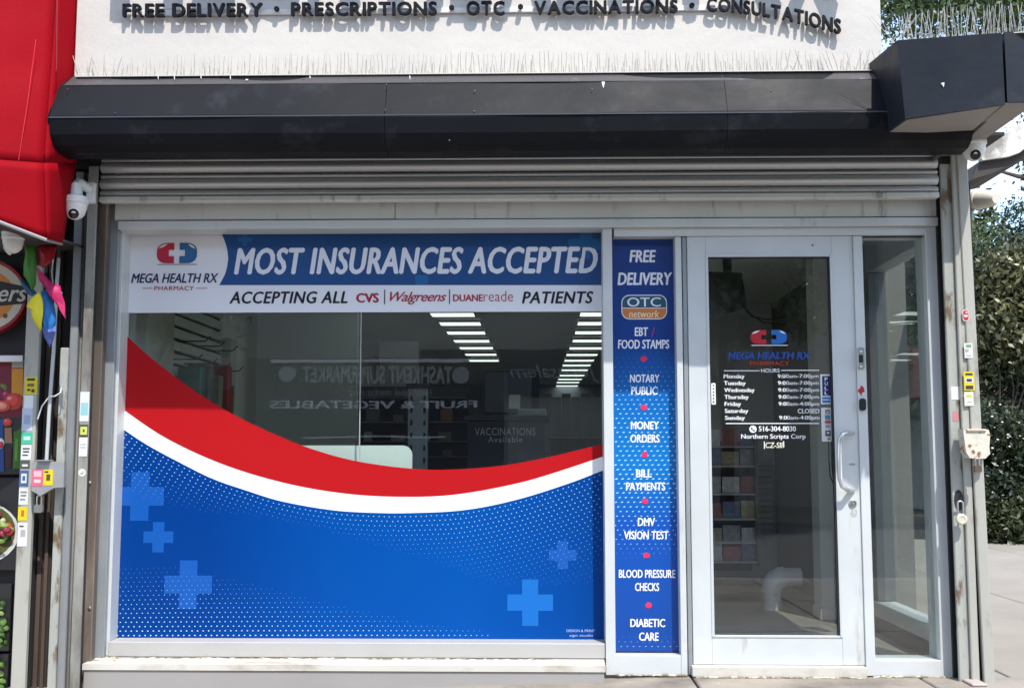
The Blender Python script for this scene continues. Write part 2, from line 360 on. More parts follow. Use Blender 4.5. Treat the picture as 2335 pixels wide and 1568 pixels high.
# bird spikes
SPK = mat('spike_wire', (.55, .52, .46), .5, .2)
def spikes(label, p0, p1, n, h, group, wild=0.1, thk=1):
    t = thing('bird_spikes', label, 'bird spikes', p0, group)
    bm = bmesh.new(); p0 = Vector(p0); p1 = Vector(p1); r2 = random.Random(n)
    for i in range(n):
        b = p0.lerp(p1, (i + .5) / n) + Vector((r2.uniform(-.004, .004), 0, 0)); hh = h * r2.uniform(.85, 1.05)
        wl = wild * (4 if (i < n * .06 or (wild < .2 and i > n * .88)) else 1)
        tip = b + Vector((r2.uniform(-1, 1) * wl * hh, r2.uniform(-.3, .1) * hh, hh)); mid = b.lerp(tip, .55) + Vector((r2.uniform(-.003, .003), 0, 0))
        add_tube(bm, [b, mid, tip], [.0016 * thk, .0014 * thk, .001 * thk], 4)
    o = from_bm('spike', bm, SPK, t); o['kind'] = 'stuff'
    d = (p1 - p0)
    bm = bmesh.new(); add_box(bm, 0, d.length, -.012, .012, 0, .004); bm.transform(Matrix.Translation(p0 - Vector((0, 0, .005))) @ d.to_track_quat('X', 'Z').to_matrix().to_4x4())
    from_bm('base_strip', bm, SPK, t)
spikes('row of thin pale bird spikes along the foot of the white fascia', (fx0 + .02, WY - .02, fz0 + .004), (fx1 - .02, WY - .02, fz0 + .004), 185, .094, 'bird spike strips', .1, 1.35)

# ================================================================ SHUTTER HOOD
HX0, HX1 = PX(112, -.6, 255), PX(2195, -.45, 340)
def hz(py, Y): return PZ(py, Y)
prof = [(WY - .001, hz(168, WY)), (-.52, hz(187, -.52)), (-.60, hz(257, -.6)), (-.602, hz(263, -.602)), (-.59, hz(300, -.59)), (-.565, hz(325, -.565)), (-.52, hz(343, -.52)), (-.43, hz(358, -.43)), (-.36, hz(357, -.36)), (-.16, hz(352, -.16))]
prof_in = [(y + .02, z + .004) for y, z in prof]
hood = thing('shutter_hood', 'long dark faceted metal shutter hood running over the shopfront', 'shutter hood', ((HX0 + HX1) / 2, -.5, hz(358, -.43)))
cuts = [HX0, PX(880, -.56, 220), PX(1655, -.56, 220), HX1]
for a, b in zip(cuts, cuts[1:]):
    bm = bmesh.new()
    nseg = 40
    A = []
    for k in range(nseg + 1):
        x = a + .001 + (b - a - .002) * k / nseg
        A.append([bm.verts.new((x, y + .0022 * math.sin(x * 3.1 + y * 9) + .0012 * math.sin(x * 7.7 + 1), z + .0028 * math.sin(x * 2.3 + 1.3 * y))) for y, z in prof])
    for u, v in zip(A, A[1:]):
        for i in range(len(prof) - 1): bm.faces.new((u[i], u[i + 1], v[i + 1], v[i]))
    bm.faces.new(A[0]); bm.faces.new(A[-1][::-1]); bmesh.ops.recalc_face_normals(bm, faces=bm.faces)
    from_bm('hood_panel', bm, HOOD, hood)
cy = [(WY - .004, hz(168, WY) + .004)] + [(y - .003, z + (.003 if i < 4 else -.003)) for i, (y, z) in enumerate(prof[1:])]
cy = cy + [(-.16, hz(200, -.4))]
prism('end_cap', cy, HX0 - .004, HX0 - .0005, HOOD, hood)
SKYLIT = mat('hood_top_skylit_dusty', (.055, .050, .052), .5, .1, var=.2, scale=4, stretch=(.3, 1, 1), dust=((.12, .11, .11), .62, 9))  # sky light and dust on the hood's top strip put into a paler colour
prism('top_skylit_strip', [(WY - .003, hz(170, WY) + .004), (-.5225, hz(186.5, -.52) + .001), (-.5225, hz(186.5, -.52) - .002), (WY - .003, hz(170, WY) + .001)], HX0 + .03, HX1 - .25, SKYLIT, hood)
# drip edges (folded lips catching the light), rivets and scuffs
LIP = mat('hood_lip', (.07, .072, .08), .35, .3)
box('drip_lip', HX0, HX1, -.6045, -.6015, hz(261.5, -.604), hz(258.5, -.604), LIP, hood, 0)
bm = bmesh.new()
for px, py in ((268, 262), (690, 178), (1082, 205), (1082, 258), (880, 190), (880, 255), (1350, 200), (1760, 205), (150, 200), (1026, 325)):
    p = P(px, py, -.575 if py < 300 else -.57); add_lathe(bm, [(.004, 0), (.003, .002), (0.0001, .003)], (p.x, (-.555 if py < 215 else -.602), p.z), Matrix.Rotation(R(90), 3, 'X'), 8)
o = from_bm('rivet', bm, LIP, hood); o['kind'] = 'stuff'
PAINT = mat('white_paint_splash', (.72, .70, .66), .6)
def on_hood(px, py):                                  # depth of the hood's upper faces under a pixel row
    return float(np.interp(py, [168, 187, 257], [WY, -.52, -.6])) - .004
def splash(pts):
    bm = bmesh.new(); f = [bm.verts.new(P(a, b, on_hood(a, b))) for a, b in pts]; g = [bm.verts.new(v.co + Vector((0, .0015, 0))) for v in f]
    bm.faces.new(f); bm.faces.new(g[::-1])
    for i in range(len(f)): bm.faces.new((f[i], f[(i + 1) % len(f)], g[(i + 1) % len(f)], g[i]))
    from_bm('paint_splash', bm, PAINT, hood)
splash([(1660, 186), (1668, 182), (1690, 183), (1715, 180), (1745, 182), (1760, 185), (1757, 187), (1700, 187)])
splash([(1372, 187), (1379, 187), (1376, 201)]); splash([(1549, 187), (1552, 187), (1551, 192)]); splash([(560, 181), (566, 181), (565, 183), (560, 183)])
for k in range(9):
    x = rnd.uniform(300, 1800); splash([(x, 170), (x + 1.6, 170), (x + 2, 178 + rnd.uniform(0, 5)), (x + .8, 179)])

# corner box of the hood
cb = thing('corner_hood_box', 'dark dented metal box closing the hood at the street corner', 'hood box', (PX(2150, -.8, 200), -.75, PZ(280, -.75)))
def hexa(name, pts8, m, parent):
    bm = bmesh.new(); v = [bm.verts.new(p) for p in pts8]
    for f in ((0, 1, 2, 3), (7, 6, 5, 4), (0, 4, 5, 1), (1, 5, 6, 2), (2, 6, 7, 3), (3, 7, 4, 0)): bm.faces.new([v[i] for i in f])
    bmesh.ops.recalc_face_normals(bm, faces=bm.faces); return from_bm(name, bm, m, parent)
fl0, fr0 = P(2064, 271, -.80), P(2292, 238, -.95); fl1, fr1 = P(2046, 92, -.80), P(2284, 75, -.95)
bl0, bl1 = P(2020, 299, -.575), P(2003, 150, -.575); br0, br1 = Vector((fr0.x + .02, -.3, fr0.z)), Vector((fr1.x + .02, -.3, fr1.z))
hexa('box_cover', [fl0, fr0, fr1, fl1, bl0 + Vector((0, .15, 0)), br0, br1, bl1 + Vector((0, .15, .06))], BOXM, cb)
up = Vector((0, 0, -.003))
hexa('box_soffit', [fl0 + up + Vector((.01, .012, 0)), fr0 + up + Vector((-.012, .012, 0)), fr0 + Vector((-.012, .012, .002)), fl0 + Vector((.01, .012, .002)), bl0 + up + Vector((.012, .1, 0)), br0 + up, br0 + Vector((0, 0, .002)), bl0 + Vector((.012, .1, .002))], SOFF, cb)
tri = [P(2146, 190, -.86), P(2153, 189, -.86), P(2151, 200, -.86)]
bm = bmesh.new(); V = [bm.verts.new(p + Vector((0, -.004, 0))) for p in tri] + [bm.verts.new(p + Vector((0, .002, 0))) for p in tri]
bm.faces.new(V[:3]); bm.faces.new(V[3:][::-1])
from_bm('paint_chip', bm, PAINT, cb)
sh = thing('side_street_hood', 'dark metal shutter hood along the side street with pale underside', 'shutter hood', (fr0.x + .3, .5, fr0.z))
a0, a1 = P(2297, 233, -.93), P(2290, 73, -.93)
prism('hood_panel', [(a0.x, a0.z), (a0.x + .125, a0.z - .0), (a0.x + .125, a1.z), (a1.x, a1.z)], -.93, .05, BOXM, sh, 'Y')
hexa('underside', [Vector((a0.x - .005, -.925, a0.z - .004)), Vector((a0.x + .12, -.925, a0.z - .004)), Vector((a0.x + .12, -.925, a0.z - .001)), Vector((a0.x - .005, -.925, a0.z - .001)), Vector((a0.x - .005, 0.04, a0.z - .004)), Vector((a0.x + .12, 0.04, a0.z - .004)), Vector((a0.x + .12, 0.04, a0.z - .001)), Vector((a0.x - .005, 0.04, a0.z - .001))], SOFF, sh)
# soffit between the corner box and the side wall
q = PZ(345, -.35)
hexa('soffit_panel', [Vector((HX1 - .0, -.55, q)), Vector((a0.x + .02, -.7, a0.z)), Vector((a0.x + .02, -.7, a0.z + .02)), Vector((HX1, -.55, q + .02)), Vector((HX1 - .02, -.05, q - .0)), Vector((a0.x + .02, -.05, a0.z)), Vector((a0.x + .02, -.05, a0.z + .02)), Vector((HX1 - .02, -.05, q + .02))], SOFF, sh)
spikes('tangle of thin bird spikes standing on the corner box before the trees', tuple(fl1 + Vector((-.02, .05, .006))), tuple(fr1 + Vector((.15, .0, .006))), 85, .13, 'bird spike strips', .22, .8)

# ================================================================ ROLLER SHUTTER (rolled up)
rs = thing('roller_shutter', 'rolled up grey steel roller shutter under the dark hood', 'roller shutter', (0, -.1, PZ(458, -.1)))
SY = -.10; sx0, sx1 = PX(230, SY, 420), PX(2138, SY, 420)
def slat(py0, py1, bulge, name='slat'):
    z1, z0 = PZ(py0, SY), PZ(py1, SY); n = 7; pts = []
    for k in range(n + 1): t = k / n; pts.append((SY - bulge * math.sin(math.pi * t), z0 + (z1 - z0) * t))
    pts += [(SY + .03, z1), (SY + .03, z0)]
    prism(name, pts, sx0, sx1, SLAT, rs, smooth=True)
slat(357, 364, .005); slat(366, 389, .020); slat(393.5, 402, .008); slat(403.5, 426, .020); slat(430, 443, .010)
box('bottom_bar', sx0, sx1, SY - .022, SY + .03, PZ(457, SY), PZ(445, SY), ALU_H, rs, .003)
for px in (520, 1010, 1262, 1500, 1760, 2005):
    p = P(px, 436, SY - .01); lathe('bolt', [(.005, 0), (.005, .003), (.002, .005)], (p.x, SY - .008, p.z), STEEL, rs, Matrix.Rotation(R(90), 3, 'X'), 8)

# ================================================================ STOREFRONT FRAME
fr = thing('storefront_frame', 'grey aluminium storefront frame around window, panel and door', 'frame', (0, 0, 0))
def vbar(name, pxa, pxb, Y, z0, z1, dep, m=ALU, parent=fr, py=1000, bev=.002): return box(name, PX(pxa, Y, py), PX(pxb, Y, py), Y, Y + dep, z0, z1, m, parent, bev)
ZS = PZ(1503, .0)                                     # window frame foot
zh0, zh1 = PZ(497, -.02), PZ(457, -.02)
box('header_panel', PX(262, -.02, 480), PX(900, -.02, 480), -.02, .1, zh0, zh1 + .03, ALU_H, fr, .001)
box('header_panel', PX(901.5, -.018, 480), PX(2138, -.018, 480), -.018, .1, zh0 - .001, zh1 + .03, ALU_H, fr, .001)
box('head_rail', PX(268, -.03, 510), PX(2140, -.03, 510), -.03, .12, PZ(518, -.03), PZ(499, -.03), ALU, fr, .003)
zt = PZ(521, 0)
GY = .135                                             # glass plane of the big window
# left jambs
vbar('jamb', 227, 254, 0, -.08, PZ(462, 0), .14, ALU_D)
vbar('jamb', 257, 265.5, .03, ZS + .004, PZ(499, 0), .12, ALU)
vbar('jamb', 1377.5, 1399.5, 0, 0, zt, .16, ALU, py=1000)
vbar('jamb', 1546, 1560, 0, 0, PZ(541, 0), .16, ALU)
vbar('jamb', 1562, 1571.5, .006, 0, PZ(541, 0), .15, ALU_D)
vbar('jamb', 1959.5, 1980.5, 0, 0.001, PZ(541, 0), .16, ALU)
vbar('jamb', 2127, 2157, 0, 0, zt, .16, ALU)
box('door_head', PX(1400, 0, 530), PX(2120, 0, 530), .001, .15, PZ(539.5, 0), zt, ALU, fr, .002)
box('bottom_rail', PX(1402.5, 0, 1500), PX(1553, 0, 1500), .001, .15, 0, PZ(1492, 0), ALU, fr, .002)
box('bottom_rail', PX(1993, 0, 1500), PX(2150, 0, 1500), .001, .15, 0.0, PZ(1501, 0), ALU, fr, .002)
box('window_bottom_rail', PX(247, .01, 1480), PX(1380, .01, 1480), .01, .16, ZS + .004, PZ(1466, .01), mat('rail_white', (.40, .39, .37), .45, var=.05, scale=3), fr, .003)
box('threshold', PX(1578, -.02, 1520), PX(1975, -.02, 1520), -.035, .16, .0005, PZ(1514.5, 0), mat('threshold_pale', (.52, .50, .44), .6, col2=(.44, .40, .33), scale=14, lo=.5, hi=.7, bump=.001), fr, .002)
CAULK = mat('crumbling_caulk', (.55, .50, .40), .9, col2=(.22, .18, .13), scale=30, lo=.45, hi=.55, bump=.004, bscale=60)
def rough_strip(name, x0, x1, y, z, r, parent, m=CAULK, seed=1):
    r2 = random.Random(seed); bm = bmesh.new(); n = int((x1 - x0) / .018); pts = []; rr = []
    for k in range(n + 1): pts.append((x0 + (x1 - x0) * k / n, y + r2.uniform(-.5, .5) * r, z + r2.uniform(-.3, .3) * r)); rr.append(r * r2.uniform(.25, 1.2))
    add_tube(bm, pts, rr, 6); bmesh.ops.recalc_face_normals(bm, faces=bm.faces); return from_bm(name, bm, m, parent)
rough_strip('caulk', PX(1400, -.01, 1520), PX(1565, -.01, 1520), -.012, .002, .006, fr, seed=2)
rough_strip('caulk', PX(1585, -.01, 1520), PX(1970, -.01, 1520), -.045, .0, .006, fr, seed=3)
rough_strip('caulk', PX(1990, -.01, 1525), PX(2170, -.01, 1525), -.012, .0, .007, fr, seed=4)
# window sill and bulkhead
bx0, bx1 = P(187, 1530, -.10).x, P(1381, 1545, -.10).x
bh = thing('window_bulkhead', 'pale metal clad bulkhead and sill under the large shop window', 'bulkhead', ((bx0 + bx1) / 2, -.05, -.1))
zs1 = ZS
hexa('sill', [Vector((bx0, -.10, PZ(1531, -.1))), Vector((bx1, -.10, PZ(1531, -.1))), Vector((bx1, -.10, PZ(1517, -.1))), Vector((bx0, -.10, PZ(1517, -.1))),
              Vector((bx0 + .03, .03, PZ(1531, -.1))), Vector((bx1, .03, PZ(1531, -.1))), Vector((bx1, .03, zs1 + .002)), Vector((bx0 + .03, .03, zs1 + .002))], mat('sill_pale', (.55, .53, .47), .5, col2=(.36, .31, .24), scale=7, lo=.5, hi=.7, var=.05, stretch=(.5, 2, 1)), bh)
box('bulkhead_panel', bx0 + .004, bx1 - .006, -.093, .02, -.13, PZ(1531.5, -.1), ALU_B, bh, .003)
rough_strip('caulk', bx0 + .1, bx1 - .25, .0, zs1 + .0, .005, bh, seed=5)
rough_strip('caulk', bx0 + .0, bx0 + .14, -.045, zs1 - .008, .009, bh, seed=6)

# ================================================================ BIG WINDOW with its film graphics
win = thing('shop_window', 'large shop window covered with blue, red and white pharmacy graphics', 'window', (PX(820, GY), GY, PZ(1465, GY)))
wx0, wx1 = PX(264, GY, 1000), PX(1380, GY, 1000); wz0, wz1 = PZ(1468, GY), PZ(515, GY)
seam = PX(821, GY, 900)
box('glass_pane', wx0 - .02, seam - .001, GY + .002, GY + .010, wz0 - .01, wz1, GLASS, win, 0)
box('glass_pane', seam + .001, wx1 + .02, GY + .002, GY + .010, wz0 - .01, wz1, GLASS, win, 0)
box('pane_seal', seam - .0025, seam + .0025, GY - .001, GY + .011, P(821, 1050, GY).z, P(821, 712, GY).z, mat('seal_clear', (.3, .32, .3), .4), win, 0)
box('top_gasket', wx0 - .02, wx1 + .02, GY - .03, GY - .0, PZ(527.5, GY), PZ(515, GY), DARK, win, 0)
box('side_gasket', PX(263, .1, 1000), PX(269, .1, 1000), .10, GY + .02, wz0, wz1, DARK, win, 0)
def curve(pts, x):
    xs_ = [p[0] for p in pts]; ys_ = [p[1] for p in pts]; n = len(pts)
    m_ = [0] * n
    for i in range(n):
        a, b = max(0, i - 1), min(n - 1, i + 1); m_[i] = (ys_[b] - ys_[a]) / (xs_[b] - xs_[a])
    i = max(0, min(n - 2, int(np.searchsorted(xs_, x)) - 1)); h = xs_[i + 1] - xs_[i]; t = (x - xs_[i]) / h
    return (2*t**3-3*t**2+1)*ys_[i] + (t**3-2*t*t+t)*h*m_[i] + (-2*t**3+3*t*t)*ys_[i+1] + (t**3-t*t)*h*m_[i+1]
c_rt = [(277, 755), (350, 820), (437, 886), (531, 944), (636, 994), (720, 1026), (814, 1051), (940, 1068), (1026, 1070), (1144, 1061), (1249, 1042), (1374, 1012)]
c_wt = [(270, 926), (374, 996), (505, 1057), (646, 1100), (780, 1124), (900, 1132), (1030, 1128), (1178, 1102), (1275, 1074), (1376, 1040)]
c_wb = [(267, 968), (329, 1010), (410, 1054), (485, 1091), (560, 1117), (637, 1141), (755, 1162), (841, 1168), (930, 1169), (1060, 1162), (1180, 1138), (1301, 1100), (1377, 1071)]
FY = GY - .001
def edge(c, x0=None, x1=None, n=48):
    a, b = c[0][0], c[-1][0]; return [(a + (b - a) * k / n, curve(c, a + (b - a) * k / n)) for k in range(n + 1)]
sheet('red_swoosh', ppoly(edge(c_rt) + edge(c_wt)[::-1], FY), FY, VRED, win)
sheet('white_swoosh', ppoly(edge(c_wt) + edge(c_wb)[::-1], FY), FY, VWHITE2, win)
# blue field: the print itself runs from deep blue at the left to mid blue in the middle
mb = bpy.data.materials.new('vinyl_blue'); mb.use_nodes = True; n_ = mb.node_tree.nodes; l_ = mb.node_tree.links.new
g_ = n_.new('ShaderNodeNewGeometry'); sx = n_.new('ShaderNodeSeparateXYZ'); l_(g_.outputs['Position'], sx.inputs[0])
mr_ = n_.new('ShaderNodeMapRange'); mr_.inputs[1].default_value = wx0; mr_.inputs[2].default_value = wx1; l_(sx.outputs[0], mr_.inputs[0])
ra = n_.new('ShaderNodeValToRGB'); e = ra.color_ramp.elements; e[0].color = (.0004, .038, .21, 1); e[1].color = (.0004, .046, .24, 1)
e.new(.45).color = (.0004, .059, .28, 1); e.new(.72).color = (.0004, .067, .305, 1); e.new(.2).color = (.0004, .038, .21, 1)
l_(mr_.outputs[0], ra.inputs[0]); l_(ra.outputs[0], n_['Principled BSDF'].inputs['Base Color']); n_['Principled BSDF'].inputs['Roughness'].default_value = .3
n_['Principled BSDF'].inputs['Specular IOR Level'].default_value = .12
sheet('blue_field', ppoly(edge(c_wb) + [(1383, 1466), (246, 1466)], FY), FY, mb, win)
CY2 = FY - .0012
VCROSS = mat('vinyl_cross_blue', (.001, .125, .45), .35); VCROSS2 = mat('vinyl_cross_faint', (.001, .080, .36), .35)
def pcross(px, py, s, t, m, Y=CY2, par=win): 
    p = P(px, py, Y); k = (Y - CAM.y) / FPX; sheet('cross_print', cross(p.x, p.z, s * k, t * k), Y, m, par, .0004)
pcross(1209, 1373, 51, 18, VCROSS); pcross(361, 1224, 34, 13, VCROSS2); pcross(429, 1332, 54, 20, VCROSS2); pcross(319, 1131, 55, 21, VCROSS2); pcross(1283, 1265, 31, 12, VCROSS2)
# halftone dots
V = []; F = []
def addd(px, py, r):
    p = P(px, py, CY2 - .001); k = (CY2 - CAM.y) / FPX * r; s = len(V)
    V.extend([(p.x + k * math.cos(a), CY2 - .001, p.z + .75 * k * math.sin(a)) for a in [math.pi * 2 * i / 6 for i in range(6)]]); F.append(list(range(s, s + 6)))
for row in range(0, 46):
    for i in range(0, 125):
        # dots follow the swoosh: rows are copies of the curve pushed down, each a little flatter
        px = 252 + i * 12 + (row % 2) * 6 + row * .9
        if px > 1371: continue
        d = 8 + row * 10.6
        py = curve(c_wb, max(268, min(1376, px))) + d
        if py > 1460: continue
        reach = float(np.interp(px, [250, 400, 560, 700, 850, 1000, 1150, 1370], [150, 105, 55, 40, 70, 120, 190, 250]))
        s = 1 - d / reach
        if s > 0: addd(px + rnd.uniform(-.6, .6), py + rnd.uniform(-.5, .5), (.45 + 1.15 * min(1, s * 1.3)) * float(np.interp(px, [250, 600, 1370], [1, .8, .85])))
for row in range(0, 24):
    for i in range(0, 120):
        px = 249 + i * 12.6 + (row % 2) * 6.3; py = 1458 - row * 10.0 - 16 * math.sin((px - 250) / 330)*(row/24)
        lim = float(np.interp(px, [250, 400, 600, 800, 1000, 1300], [1285, 1292, 1335, 1385, 1425, 1462]))
        s = (py - lim) / (1460 - lim + 1)
        if lim < 1440 and s > 0 and py > 1270 and py < 1461: addd(px, py, .45 + 1.45 * min(1, s * 1.1))
me = bpy.data.meshes.new('dot_print'); me.from_pydata(V, [], F); o = link('dot_print', me, mat('vinyl_dot', (.45, .66, .78), .3), win); o['kind'] = 'stuff'
VFAINT = mat('vinyl_faint_white', (.35, .45, .65), .3)
plet('small_print', 'DESIGN & PRINT', (1292, 1357, 1434, 1440), CY2, VFAINT, win, bold=0); plet('small_print', 'sign studio', (1298, 1352, 1445, 1452), CY2, VFAINT, win, bold=0, shear=.3)
# banner
by = FY - .0005
sheet('banner_sheet', rect(P(286, 620, by).x, P(1373, 620, by).x, PZ(710.5, by), PZ(527, by)), by, VWHITE, win)
mbn = mat('vinyl_banner_blue', (.005, .060, .22), .35, var=.12, scale=.9)
b1 = by - .0012
sheet('banner_blue_field', ppoly([(501, 527), (509, 541), (515, 557), (519, 574), (520.5, 590), (518, 608), (513, 626), (500, 650), (1373, 650), (1373, 527)], b1), b1, mbn, win, .0004)
b2 = b1 - .001; VBC = mat('vinyl_banner_cross', (.008, .115, .32), .3)
pcross(559, 546, 16, 5.5, VBC, b2); 
sheet('cross_print', ppoly([(1322, 527.5), (1350, 527.5), (1350, 545), (1369, 545), (1369, 570), (1346, 570), (1346, 590), (1322, 590), (1322, 562), (1296, 562), (1296, 545), (1322, 545)], b2), b2, VBC, win, .0004)
sheet('cross_print', ppoly([(946, 627), (976, 627), (976, 649.5), (948, 649.5)], b2), b2, VBC, win, .0004)
b3 = b2 - .001
plet('headline_text', 'MOST INSURANCES ACCEPTED', (534, 1363, 563, 625), b3, mat('vinyl_headline', (.72, .75, .84), .3), win, bold=.042, shear=.2, space=1.05)
plet('headline_text', 'ACCEPTING ALL', (523, 793, 664, 692), b3, VBLACK, win, bold=.03, shear=.22, space=1.08)
plet('headline_text', 'PATIENTS', (1190, 1353, 664, 692), b3, VBLACK, win, bold=.03, shear=.22, space=1.08)
plet('chain_text', 'CVS', (812, 864, 668, 690), b3, VCRIM, win, bold=.045)
plet('chain_text', 'Walgreens', (889, 1018, 665, 694), b3, VCRIM, win, bold=.012, shear=.42, space=.92)
plet('chain_text', 'DUANE', (1033, 1101, 671, 687), b3, VCRIM, win, bold=.03)
plet('chain_text', 'reade', (1103, 1170, 663, 687), b3, VCRIM, win, bold=-.012)
for px in (877, 1025): sheet('divider_line', rect(*pbox((px - 1, px + 1, 660, 693), b3)), b3, VBLACK, win, .0004)
plet('brand_text', 'MEGA HEALTH RX', (299, 498, 623, 645), b3, VNAVY, win, bold=.03, shear=.25)
plet('brand_text', 'PHARMACY', (352, 442, 652, 662), b3, VCRIM, win, bold=.01, space=1.1)
for a, b in ((325, 347), (447, 473)): sheet('divider_line', rect(*pbox((a, b, 656.4, 657.6), b3)), b3, VCRIM, win, .0004)
def capsule(px0, px1, py0, py1, Y, par, white=VWHITE2, redc=(.50, .015, .05), bluec=(.02, .12, .30), outline=False):
    x0, x1, z0, z1 = pbox((px0, px1, py0, py1), Y); cx, cz = (x0 + x1) / 2, (z0 + z1) / 2; W = (x1 - x0) / 2; H = (z1 - z0) / 2
    def half(s):
        p = [(s * .14, 1), (s * .52, 1)] + [(s * (.50 + .5 * math.sin(t)), .25 + .75 * math.cos(t)) for t in [math.pi / 2 * k / 6 for k in range(1, 7)]]
        p += [(s * (.56 + .44 * math.cos(t)), -.20 - .8 * math.sin(t)) for t in [math.pi / 2 * k / 6 for k in range(0, 7)]]
        p += [(s * .14, -1), (s * .14, -.32), (s * .42, -.32), (s * .42, .32), (s * .14, .32)]
        p = [(cx + W * a, cz + H * b) for a, b in p]; return p if s > 0 else p[::-1]
    def hl(s, a0, a1, k0, k1):
        o = [(s * (.50 + .5 * k0 * math.sin(t)), .25 + .75 * k0 * math.cos(t)) for t in [a0 + (a1 - a0) * k / 8 for k in range(9)]]
        i = [(s * (.50 + .5 * (k0 - (k0 - k1) * math.sin(math.pi * k / 8)) * math.sin(a0 + (a1 - a0) * k / 8)), .25 + .75 * (k0 - (k0 - k1) * math.sin(math.pi * k / 8)) * math.cos(a0 + (a1 - a0) * k / 8)) for k in range(9)]
        p = [(cx + W * a, cz + H * b) for a, b in o + i[::-1][1:-1]]; return p if s > 0 else p[::-1]
    dk = lambda c: tuple(v * .45 for v in c)
    sh_ = [(rect(cx - W * .95, cx + W * 1.02, cz - H * 1.18, cz - H * 1.08), Y, (.30, .31, .36) if not outline else (.75, .75, .75)),
           (half(-1), Y, dk(redc)), (half(1), Y, dk(bluec)),
           ([(cx + (x - cx) * .96, cz + (z - cz) * .96 - .0) for x, z in half(-1)], Y, redc), ([(cx + (x - cx) * .96, cz + (z - cz) * .96) for x, z in half(1)], Y, bluec),
           (hl(-1, -.1, 1.3, .86, .58), Y, (.75, .72, .74)), (hl(1, .1, 1.35, .86, .62), Y, (.75, .75, .8))]
    inks('capsule_emblem', sh_, par)
capsule(358, 449, 554, 600, b3, win)

# ================================================================ things seen in the FREE DELIVERY panel
pan = thing('services_panel', 'tall narrow dark blue panel listing pharmacy services in white', 'window panel', (PX(1472, .07), .07, PZ(1490, .07)))
PY = .085
px_0, px_1 = PX(1397, PY, 1000) , PX(1552, PY, 1000)
box('glass_pane', px_0 - .02, px_1 + .03, PY + .003, PY + .011, PZ(1497, PY), PZ(535, PY), GLASS, pan, 0)
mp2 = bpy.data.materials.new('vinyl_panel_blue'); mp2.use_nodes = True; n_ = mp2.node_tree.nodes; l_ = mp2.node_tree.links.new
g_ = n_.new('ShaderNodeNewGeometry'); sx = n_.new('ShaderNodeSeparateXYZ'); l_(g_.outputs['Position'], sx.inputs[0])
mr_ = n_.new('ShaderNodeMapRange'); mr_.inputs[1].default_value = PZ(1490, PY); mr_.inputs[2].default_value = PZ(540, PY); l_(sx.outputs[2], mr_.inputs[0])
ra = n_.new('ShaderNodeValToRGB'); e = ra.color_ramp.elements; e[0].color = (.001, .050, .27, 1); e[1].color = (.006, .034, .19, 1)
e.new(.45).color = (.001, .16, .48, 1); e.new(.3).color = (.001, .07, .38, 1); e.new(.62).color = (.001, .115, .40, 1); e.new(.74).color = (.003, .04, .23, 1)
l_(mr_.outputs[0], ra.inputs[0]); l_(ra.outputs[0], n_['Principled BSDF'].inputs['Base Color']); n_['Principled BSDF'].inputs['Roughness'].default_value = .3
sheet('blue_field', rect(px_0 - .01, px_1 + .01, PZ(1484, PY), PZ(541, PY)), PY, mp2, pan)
box('gasket', px_0 - .02, px_1 + .03, PY - .02, PY - .001, PZ(1496, PY), PZ(1484.5, PY), DARK, pan, 0)
box('gasket', px_1 - .004, px_1 + .012, .07, PY - .001, PZ(1484, PY), PZ(540, PY), DARK, pan, 0)
pw = mat('vinyl_panel_text', (.78, .79, .84), .3); p1 = PY - .0024
for s, a, b, c, d, sh_, bo in (('FREE', 1435, 1496, 570, 598, .15, .04), ('DELIVERY', 1408, 1533, 621, 650, .15, .04), ('EBT', 1447, 1478, 746, 766, .06, .034), ('FOOD STAMPS', 1409, 1526, 774, 795, .06, .034),
        ('NOTARY', 1436, 1504, 853, 872, .06, .034), ('PUBLIC', 1439, 1500, 881, 900, .06, .034), ('MONEY', 1438, 1503, 960, 979, .06, .034), ('ORDERS', 1437, 1504, 990, 1009, .06, .034),
        ('BILL', 1450, 1486, 1070, 1088, .06, .034), ('PAYMENTS', 1427, 1517, 1099, 1118, .06, .034), ('DMV', 1454, 1494, 1180, 1199, .06, .034), ('VISION TEST', 1423, 1525, 1210, 1229, .06, .034),
        ('BLOOD PRESSURE', 1411, 1540, 1298, 1317, .03, .032), ('CHECKS', 1448, 1503, 1328, 1347, .03, .032), ('DIABETIC', 1437, 1517, 1410, 1429, .03, .032), ('CARE', 1457, 1502, 1441, 1460, .03, .032)):
    plet('service_text', s, (a, b, c, d), p1, pw, pan, bold=bo, shear=sh_)
sheet('slash_mark', ppoly([(1486, 766), (1487.5, 766), (1493, 746), (1491.5, 746)], p1), p1, VPINK, pan, .0004)
for px, py in ((1468, 818), (1468, 929), (1470, 1036), (1471, 1142), (1474, 1265), (1479, 1379)):
    p = P(px, py, p1); sheet('pink_dot', disc(p.x, p.z, .0165, 10, .0145, .08), p1, VPINK, pan, .0004)
V = []; F = []
for row in range(64):
    for i in range(11):
        px = 1402 + i * 14 + (row * 5.3) % 14; py = 805 + row * 10.6; px += (py - 1000) * .006
        if py > 1475 or px > 1544: continue
        s = float(np.interp(py, [805, 930, 1100, 1240, 1290, 1440, 1475], [.15, .8, 1, .5, 0, 0, .5]))
        if s > .12:
            p = P(px, py, PY - .0016); k = .0022 * (PY - CAM.y) * s * .42; q = len(V)
            V.extend([(p.x + k * 1.5 * math.cos(a), PY - .0016, p.z + .6 * k * math.sin(a) + .3 * k * math.cos(a)) for a in [math.pi * 2 * t / 6 for t in range(6)]]); F.append(list(range(q, q + 6)))
me = bpy.data.meshes.new('dot_print'); me.from_pydata(V, [], F); o = link('dot_print', me, MATS['vinyl_dot'], pan); o['kind'] = 'stuff'
